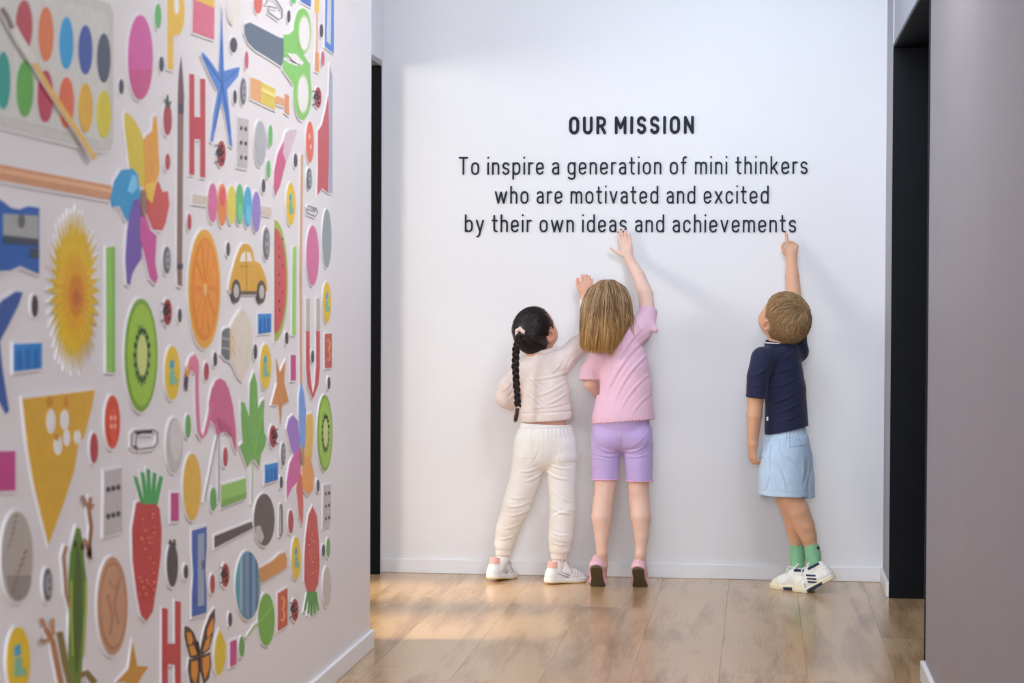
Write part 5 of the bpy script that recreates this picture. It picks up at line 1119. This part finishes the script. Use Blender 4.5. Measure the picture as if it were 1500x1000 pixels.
        near = np.sqrt((X-pa[0])**2+(Y-pa[1])**2+(Z-pa[2])**2) < .075
        wv = .003*np.sin((X-Y)*420)
        F = np.where(near, np.maximum(F, q+wv), F)
        F = np.where((X < xs_) & (Z < slv+.03) & (Z > slv-.058), np.maximum(F, slv-Z-.22*(X-xs_)*0+.0028*np.sin((X+Y)*480)-(X-xs_)*.0), F)
        dd = np.sqrt((X-c3[0])**2+(Y-c3[1])**2+((Z-c3[2])*.8)**2)-r_(19); F = np.maximum(F, -dd)
        below = ((X < xs_) & (Z < slv+.012)) | (near & (q > -.012))
        return F
    solid('top', s, tm, root, .003, mod=tf)
    rf = mat('pink_lettuce_edge', (240, 160, 196), .8)
    # shorts
    sm = mat('lilac_jersey_shorts', (196, 172, 224), .75, noise=.02, nscale=30, bump=.12, bscale=400, sheen=.15, g=1.08)
    p = Vol(.010)
    p.chain([(P(911, 614, d), r_(41)), (P(911, 629, d), r_(37))], sq=.82)
    for x0 in (892, 930): p.ell(P(x0, 643, .318), (r_(22), r_(15), r_(19)), k=.014)
    p.chain([(P(888, 634, .285), r_(22)), (P(888, 654, .285), r_(22.5)), (P(886.5, 680, .29), r_(20)), (P(886.5, 712, .295), r_(19))], k=.005); p.chain([(P(933.5, 634, .285), r_(22)), (P(934, 654, .285), r_(22.3)), (P(935.5, 680, .29), r_(20.2)), (P(937, 712, .292), r_(18.8))], k=.005)
    z0, z1 = zat(888, 703, .33), zat(937, 705, .33); xm = xat(911, 700, .3); top = zat(911, 612, .3)
    def pf(F, X, Y, Z):
        zz = np.where(X < xm, z0, z1); w_ = np.exp(-np.maximum(Z-zz, 0)/.004)
        ax_ = np.where(X < xm, X-xat(888, 700, .3), X-xat(936, 700, .3)); ang = np.arctan2(Y-P(888, 700, .295)[1], ax_)
        F = creases(F, X, Y, Z, [(907, 661, 876, 654, 4, 2.6, 4), (907, 667, 870, 664, 3, 2.2, 3.5), (914, 661, 945, 652, -4, 2.6, 4), (915, 668, 952, 664, -3, 2.2, 3.5), (952, 628, 922, 656, 3, 1.6, 4), (868, 672, 890, 674, 2, 1.4, 3)], .35, P(911, 640, .29)[1])
        F = F-w_*(.002*np.sin(ang*26)+.0018)-folds(X, Y, Z, .0008, 30, (1, .2), 3, 4)
        F = F+.0022*np.exp(-((X-xat(911, 640, .35))/.0016)**2)*(Z > zat(911, 668, .33))
        return np.maximum(np.maximum(F, zz+.0022*np.sin(ang*26+1)-Z), Z-top)
    po = solid('shorts', p, sm, root, .0028, mod=pf)
    solid('hem', p, mat('pink_scalloped_short_hem', (236, 178, 212), .8), po, .0024, mod=lambda F, X, Y, Z: np.maximum(pf(F, X, Y, Z)-.0012, Z-np.where(X < xm, z0, z1)-.0035))
    # pumps, heels lifted
    pk = mat('pale_pink_pump', (243, 184, 196), .55, bump=.1, bscale=300); so_m = mat('dark_olive_rubber_sole', (92, 80, 62), .7, bump=.4, bscale=220, noise=.25, nscale=120)
    for (x0, y0, dd, fd, pit) in ((875.5, 855, .285, (.02, 1), .80), (937.5, 856, .275, (.06, 1), .74)):
        o = P(x0, y0, dd); o[2] = 0
        tab = ('pull_tab', pk, lambda s, w_, z: np.maximum(np.maximum(s+.105, np.abs(w_)-.005), .03-z), .0026)
        sh = sneaker(root, o, fd, pit, .168, 1.02, pk, so_m, [tab], hh=.95, collar=.070, outs=so_m, name='pump', th=.009, si=-.0015)
    rebase(root); return root

# ================================================================ child with short blond hair, navy shirt, pale blue shorts
def boy():
    root = empty('person', tuple(P(1168, 862, .28)*A_(1, 1, 0)), 'child with short fair hair in navy shirt and pale blue shorts, pointing up', 'person', 'children reaching up to the lettering')
    d = .25; F_ = nrm(A_(-.74, .67, 0)); S_ = A_(.67, .74, 0)         # facing, and towards his right
    c = P(1147, 467, .245); h = r_(82); f, r, u = head_frame((-.62, .55, .58), roll=.17)
    b = Vol(.012); add_head(b, c, h, f, r, u)
    b.cone(c-u*h*.25-f*h*.12, P(1141, 508, .25), r_(16), r_(18), k=.02)
    b.chain([(P(1145, 522, d), r_(24)), (P(1148, 570, d), r_(27)), (P(1151, 650, d), r_(30))], sq=.7, m=F_)
    b.cone(P(1121, 522, .31), P(1168, 512, .19), r_(12), r_(12), k=.02)
    b.chain([(P(1168, 512, .19), r_(12.5)), (P(1164, 442, .12), r_(11)), (P(1160.5, 405, .07), r_(10.2)), (P(1159.5, 381, .04), r_(7.6))])
    b.chain([(P(1115, 527, .32), r_(12)), (P(1107, 585, .335), r_(11.4)), (P(1105, 608, .335), r_(11)), (P(1102.5, 648, .32), r_(7.8))])
    b.chain([(P(1146, 690, .23), r_(19)), (P(1153, 730, .225), r_(16.5)), (P(1158, 748, .22), r_(13.5)), (P(1163, 772, .22), r_(12)), (P(1168, 802, .215), r_(8.2))])
    b.chain([(P(1150, 690, .30), r_(20)), (P(1156, 728, .31), r_(17.5)), (P(1168, 748, .305), r_(17)), (P(1178, 770, .30), r_(15)), (P(1184, 785, .297), r_(12.2)), (P(1187.5, 798, .293), r_(9.5)), (P(1190, 805, .29), r_(8.4))])
    add_hand(b, P(1159.8, 381, .044), A_(.02, .1, 1), A_(.1, -1, 0), A_(-1, 0, 0), .114, [(4, 8, 4), (52, 80, 40), (58, 82, 40), (62, 82, 40)], (46, 14, -22, -.1), wrad=r_(7.8), fr=.0068)
    add_hand(b, P(1102.5, 650, .32), A_(.0, .16, -1), A_(-.75, -.6, 0), A_(.3, 1, 0), .104, [(22, 30, 20), (28, 34, 20), (32, 36, 20), (36, 38, 20)], (30, 8, 0, .45), wrad=r_(9))
    solid('body', b, skinC, root, .0026)
    tones = [mat('dark_blond_hair_%d' % i, q, .5, g=1.0, spec=.5) for i, q in enumerate(((158, 124, 86), (172, 138, 96), (186, 152, 108), (144, 112, 78), (202, 170, 124)))]
    face_parts(root, c, h, f, r, u, tones[1])
    ax = np.array([r, f, u]); R = A_(h*.395, h*.47, h*.47); cc = c+h*(-.07*f+.05*u)
    hv = Vol(.01).ell(cc, R, ax)
    def hm(F, X, Y, Z):
        q = [X-c[0], Y-c[1], Z-c[2]]; bb = q[0]*f[0]+q[1]*f[1]+q[2]*f[2]; e = q[0]*u[0]+q[1]*u[1]+q[2]*u[2]; a = np.abs(q[0]*r[0]+q[1]*r[1]+q[2]*r[2])
        ear = np.sqrt((bb+.0*h)**2+(e+.05*h)**2)
        F = F+.0018*vnoise(X, Y, Z, 160, 160, 60)+.0035*np.clip(-(e+.05*h)/(.3*h), 0, 1)
        F = np.maximum(F, np.maximum(bb-.55*e-.10*h, -(e+.39*h)+np.maximum(bb+.16*h, 0)*1.6))
        return np.where(a > .3*h, np.maximum(F, .115*h-ear), F)
    ho = solid('hair', hv, tones[1], root, .0028, mod=hm)
    rg = np.random.RandomState(8); st = []
    whorl = nrm(A_(.10, -.62, .72))
    for i in range(6000):
        v = rg.normal(0, 1, 3); v = nrm(v)
        p = R*v+h*A_(0, -.07, .05); bb, e, a = p[1], p[2], abs(p[0])
        if bb-.55*e > .08*h or -(e+.38*h)+max(bb+.16*h, 0)*1.6 > 0: continue
        if a > .28*h and math.hypot(bb, e+.05*h) < .125*h: continue
        if v[1] > .0 and v[2] < -.1: continue
        away = v-whorl*(v@whorl); away = nrm(away-v*(away@v)); sw = nrm(np.cross(v, away))
        ln = .0+np.interp(v[2], [-.8, -.1, .3, 1], [.10, .16, .34, .42])*rg.uniform(.7, 1.2)
        t = nrm(away*.85+sw*.55+rg.normal(0, .16, 3)); lift = np.interp(v[2], [-.5, .3, 1], [.0008, .0028, .0045])*rg.uniform(.2, 1.2)
        q = []
        for k in range(6):
            tt = k/5; dd = nrm(v+t*ln*tt+.12*sw*math.sin(tt*2.2)*ln); q.append(cc+(R*dd+dd*(lift*math.sin(tt*2.6)+.0006))@ax)
        st.append(q)
    for i in range(26):
        v = nrm(A_(rg.uniform(-.5, .5), -.9, rg.uniform(.0, .5))); v2 = nrm(v+A_(rg.uniform(-.2, .2), -.1, .1)); st.append([cc+(R*v)@ax, cc+(R*v*.5+R*v2*.5)@ax*1.04, cc+(R*v2*1.12)@ax])
    tubes('hair_strands', st, lambda: rg.uniform(.0007, .0011), tones, ho, 4)
    # T-shirt
    nm = mat('navy_cotton_tshirt', (34, 38, 70), .85, noise=.06, nscale=50, bump=.2, bscale=380, sheen=.12, g=1.0)
    s = Vol(.016)
    s.chain([(P(1146, 526, d), r_(29)), (P(1150.5, 570, d), r_(32)), (P(1152.5, 628, d), r_(35))], sq=.84, m=F_)
    s.cone(P(1119, 525, .31), P(1167, 514, .20), r_(16), r_(16), k=.02); s.cone(P(1138, 508, .25), P(1141, 514, .25), r_(18), r_(24))
    s.chain([(P(1117, 527, .32), r_(17.5)), (P(1110, 552, .335), r_(15.5)), (P(1108, 584, .338), r_(15))]); s.chain([(P(1168, 514, .19), r_(15)), (P(1167, 488, .165), r_(14.5)), (P(1166, 476, .155), r_(14))])
    hem = cut_below((1118, 638, 1184, 625, .30)); sz = cut_below((1093, 581, 1123, 584, .36)); xs_ = xat(1121.5, 570, .36); pz = zat(1166, 482, .16); c3 = P(1142, 498, .25)
    def tf(F, X, Y, Z):
        F = creases(F, X, Y, Z, [(1178, 545, 1128, 568, 5, 3.4, 5), (1180, 562, 1130, 590, 5, 3.2, 5), (1182, 580, 1135, 606, 4, 3, 4.5), (1182, 600, 1140, 618, 3, 2.8, 4.5), (1174, 528, 1128, 546, 5, 3, 5), (1128, 520, 1116, 545, 4, 3, 4.5), (1122, 560, 1098, 566, 2, 2.4, 4), (1120, 540, 1099, 552, 2, 2, 4), (1124, 605, 1160, 622, -3, 2.4, 4), (1165, 510, 1140, 528, 3, 2.4, 4)], .35, P(1150, 600, .27)[1])
        F = F-folds(X, Y, Z, .0014, 24, (1, .55), 3, 6)
        arm = (X < xs_-.004) & (Z < sz(X)+.02) & (Z > sz(X)-.045)
        F = np.where(arm, np.maximum(F, sz(X)-Z), F); F = np.maximum(F, hem(X)-Z)
        F = np.where((Z > pz-.02) & (X > xat(1150, 480, .16)), np.maximum(F, Z-pz), F)
        dd = np.sqrt((X-c3[0])**2+(Y-c3[1])**2+((Z-c3[2])*.9)**2)-r_(19); return np.maximum(F, -dd)
    to = solid('tshirt', s, nm, root, .003, mod=tf)
    # sleeve and hem stitching bands, collar rib, white label at neck and side tag
    solid('sleeve_hem', s, nm, to, .0024, mod=lambda F, X, Y, Z: np.maximum(np.maximum(tf(F, X, Y, Z)-.0012, Z-sz(X)-.012), X-xs_+.004))
    c4 = P(1140, 503, .25)
    solid('collar', s, mat('navy_collar_rib', (28, 31, 58), .85, bump=.3, bscale=500, g=1), to, .0024, infl=.0018, mod=lambda F, X, Y, Z: np.maximum(np.maximum(F, np.sqrt((X-c3[0])**2+(Y-c3[1])**2+((Z-c3[2])*.9)**2)-r_(23)), -(np.sqrt((X-c3[0])**2+(Y-c3[1])**2+((Z-c3[2])*.9)**2)-r_(18.6))))
    wt = mat('white_woven_label', (232, 230, 228), .8)
    solid('neck_label', Vol(.004).cone(P(1122, 502, .325), P(1140, 503, .33), r_(1.8), r_(1.8), .5, (0, 0, 1)), wt, to, .002)
    mesh_obj('side_tag', *(lambda a: ([(a[0]-.0035, a[1]-.002, a[2]-.007), (a[0]+.0035, a[1]-.002, a[2]-.007), (a[0]+.0035, a[1]-.001, a[2]+.007), (a[0]-.0035, a[1]-.001, a[2]+.007), (a[0]-.0035, a[1]+.002, a[2]-.007), (a[0]+.0035, a[1]+.002, a[2]-.007), (a[0]+.0035, a[1]+.002, a[2]+.007), (a[0]-.0035, a[1]+.002, a[2]+.007)], [(0, 1, 2, 3), (5, 4, 7, 6), (0, 4, 5, 1), (3, 2, 6, 7), (0, 3, 7, 4), (1, 5, 6, 2)]))(P(1124, 613, .335)), wt, to)
    # shorts
    sm = mat('pale_blue_cotton_shorts', (192, 214, 236), .85, noise=.06, nscale=60, bump=.2, bscale=350, g=1.08)
    p = Vol(.014)
    p.chain([(P(1152, 628, d), r_(29)), (P(1152, 650, d), r_(35.5)), (P(1151, 672, d), r_(38))], sq=.88, m=F_)
    p.chain([(P(1146, 672, .285), r_(33)), (P(1146, 700, .29), r_(34.5)), (P(1147, 735, .297), r_(36))], sq=.85); p.chain([(P(1162, 672, .225), r_(28)), (P(1167, 700, .215), r_(25.5)), (P(1169, 735, .21), r_(24))])
    h1 = cut_below((1110, 727, 1176, 730, .38)); h2z = zat(1180, 728, .21); wz = cut_below((1116, 634, 1186, 619, .30)); wb = cut_below((1116, 648, 1186, 636, .30)); yb = P(1170, 700, .265)[1]
    def pf(F, X, Y, Z):
        ang = np.arctan2(Y-P(1152, 640, d)[1], X-P(1152, 640, d)[0])
        g = np.exp(-np.maximum(wb(X)-Z, 0)/.02)*(Z < wb(X))+.6*(Z >= wb(X))
        F = creases(F, X, Y, Z, [(1130, 672, 1150, 718, 4, 3.4, 5), (1140, 662, 1168, 690, 4, 2.6, 4.5), (1124, 690, 1117, 720, 3, 3, 5), (1132, 700, 1134, 722, 2, 2.4, 4), (1175, 668, 1172, 712, 4, 2, 5), (1186, 672, 1180, 715, 3, 2.6, 4.5), (1116, 668, 1128, 684, 2, 2.4, 4), (1136, 655, 1146, 672, 2, 2, 4)], .36, P(1150, 660, .25)[1])
        F = F-folds(X, Y, Z, .0016, 28, (.35, 1), 2.5, 12)-g*(.0022*np.sin(ang*46)+.001*np.sin(ang*29))+.0025*np.exp(-((Z-wb(X))/.0025)**2)
        hz = np.where(Y < yb, h1(X), h2z)
        F = F+.0018*np.exp(-((Z-hz-.019)/.0016)**2)
        F = np.maximum(np.maximum(F, hz-Z), Z-wz(X))
        return np.where(Z < hz+.05, np.maximum(F, -(F+.0065)), F)
    po = solid('shorts', p, sm, root, .0028, mod=pf)
    def strip(x0, y0, x1, y1, w, dd=.36):
        v = Vol(.001).cone(P(x0, y0, dd), P(x1, y1, dd), w, w); a, bb = P(x0, y0, dd), P(x1, y1, dd); ba = bb-a; l2 = ba[0]**2+ba[2]**2
        def m_(F, X, Y, Z):
            t = np.clip(((X-a[0])*ba[0]+(Z-a[2])*ba[2])/l2, 0, 1); q = np.sqrt((X-a[0]-t*ba[0])**2+(Z-a[2]-t*ba[2])**2)-w
            return np.maximum(np.maximum(pf(F, X, Y, Z)-.0016, q), Y-P(1152, 660, .27)[1])
        return m_
    solid('back_pocket', p, sm, po, .0024, mod=strip(1157, 651, 1179, 649, .012)); dk = mat('darker_blue_seam_thread', (160, 186, 216), .85)  # seam thread in a darker blue than the shorts
    solid('pocket_seam', p, dk, po, .0022, mod=strip(1155, 655, 1181, 653, .0014)); solid('pocket_seam', p, dk, po, .0022, mod=strip(1156, 646, 1181, 644, .0012))
    solid('pocket_seam', p, dk, po, .0022, mod=strip(1129, 650, 1127, 677, .0014)); solid('side_seam', p, dk, po, .0022, mod=strip(1127, 678, 1132, 722, .001))
    # socks and trainers
    gm = mat('mint_green_sock', (140, 200, 156), .85, bump=.3, bscale=420, g=1.08)
    for pts, emb in (([(1168, 799, .215, 10.4), (1168.5, 812, .213, 10.8), (1168, 836, .213, 10)], False), ([(1188.5, 797, .293, 10.9), (1191, 812, .289, 11.1), (1194, 830, .285, 10)], True)):
        v = Vol().chain([(P(x, y, z), r_(q)) for x, y, z, q in pts]); zt = zat(pts[0][0], pts[0][1]-1, pts[0][2])
        so_ = solid('sock', v, gm, root, .0024, mod=lambda F, X, Y, Z: np.maximum(F-.0012*vnoise(X, Y, Z, 60, 60, 220), Z-zt))
        if emb:
            solid('sock_emblem', v, mat('dark_sock_motif', (40, 36, 50), .8), so_, .0016, infl=.001, mod=lambda F, X, Y, Z: np.maximum(F, np.sqrt((X-xat(1198.5, 802, .3))**2+(Z-zat(1198.5, 802, .3))**2)-.0058))
            solid('sock_emblem', v, mat('pink_sock_motif', (226, 120, 130), .8), so_, .0014, infl=.0017, mod=lambda F, X, Y, Z: np.maximum(F, np.sqrt((X-xat(1199, 804, .3))**2+(Z-zat(1199, 804, .3))**2)-.0026))
    lea = mat('white_canvas_trainer', (238, 234, 224), .55, bump=.08, bscale=300); sol = mat('cream_rubber_sole', (232, 222, 192), .5); nv = mat('navy_trainer_trim', (34, 44, 78), .5); lw = mat('white_laces', (240, 238, 232), .8)
    st3 = [('side_stripe', nv, (lambda o: (lambda s, w_, z: np.maximum(np.maximum(np.abs(-.5*(s+.047)+.87*(z-.037)-o)-.0034, np.abs(.87*(s+.047)+.5*(z-.037)-.3*o)-.019), w_)))(o), .0013) for o in (-.0125, 0, .0125)]
    toe = ('toe_cap', mat('cream_toe_cap', (234, 224, 198), .5), lambda s, w_, z: .012-s+.5*(z-.02), .0008)
    ins = ('collar_lining', nv, lambda s, w_, z: np.maximum(.070-z, s+.050), .0012); hp = ('heel_tab', lea, lambda s, w_, z: np.maximum(s+.100, .045-z), .0018)
    o1 = P(1150, 861, .245); o1[2] = 0; sneaker(root, o1, (-.90, .42), .02, .172, 1.0, lea, sol, [ins, hp, toe], laces=lw, tongue=lea, outs=sol, patch=nv, hh=1.2, collar=.078, th=.018)
    o2 = P(1184, 866, .325); o2[2] = 0; sneaker(root, o2, (-.94, .30), .52, .172, 1.0, lea, sol, st3+[ins, hp, toe], laces=lw, tongue=lea, outs=sol, patch=nv, hh=1.2, collar=.078, th=.018)
    rebase(root); return root
girl_braid(); girl_pink(); boy()
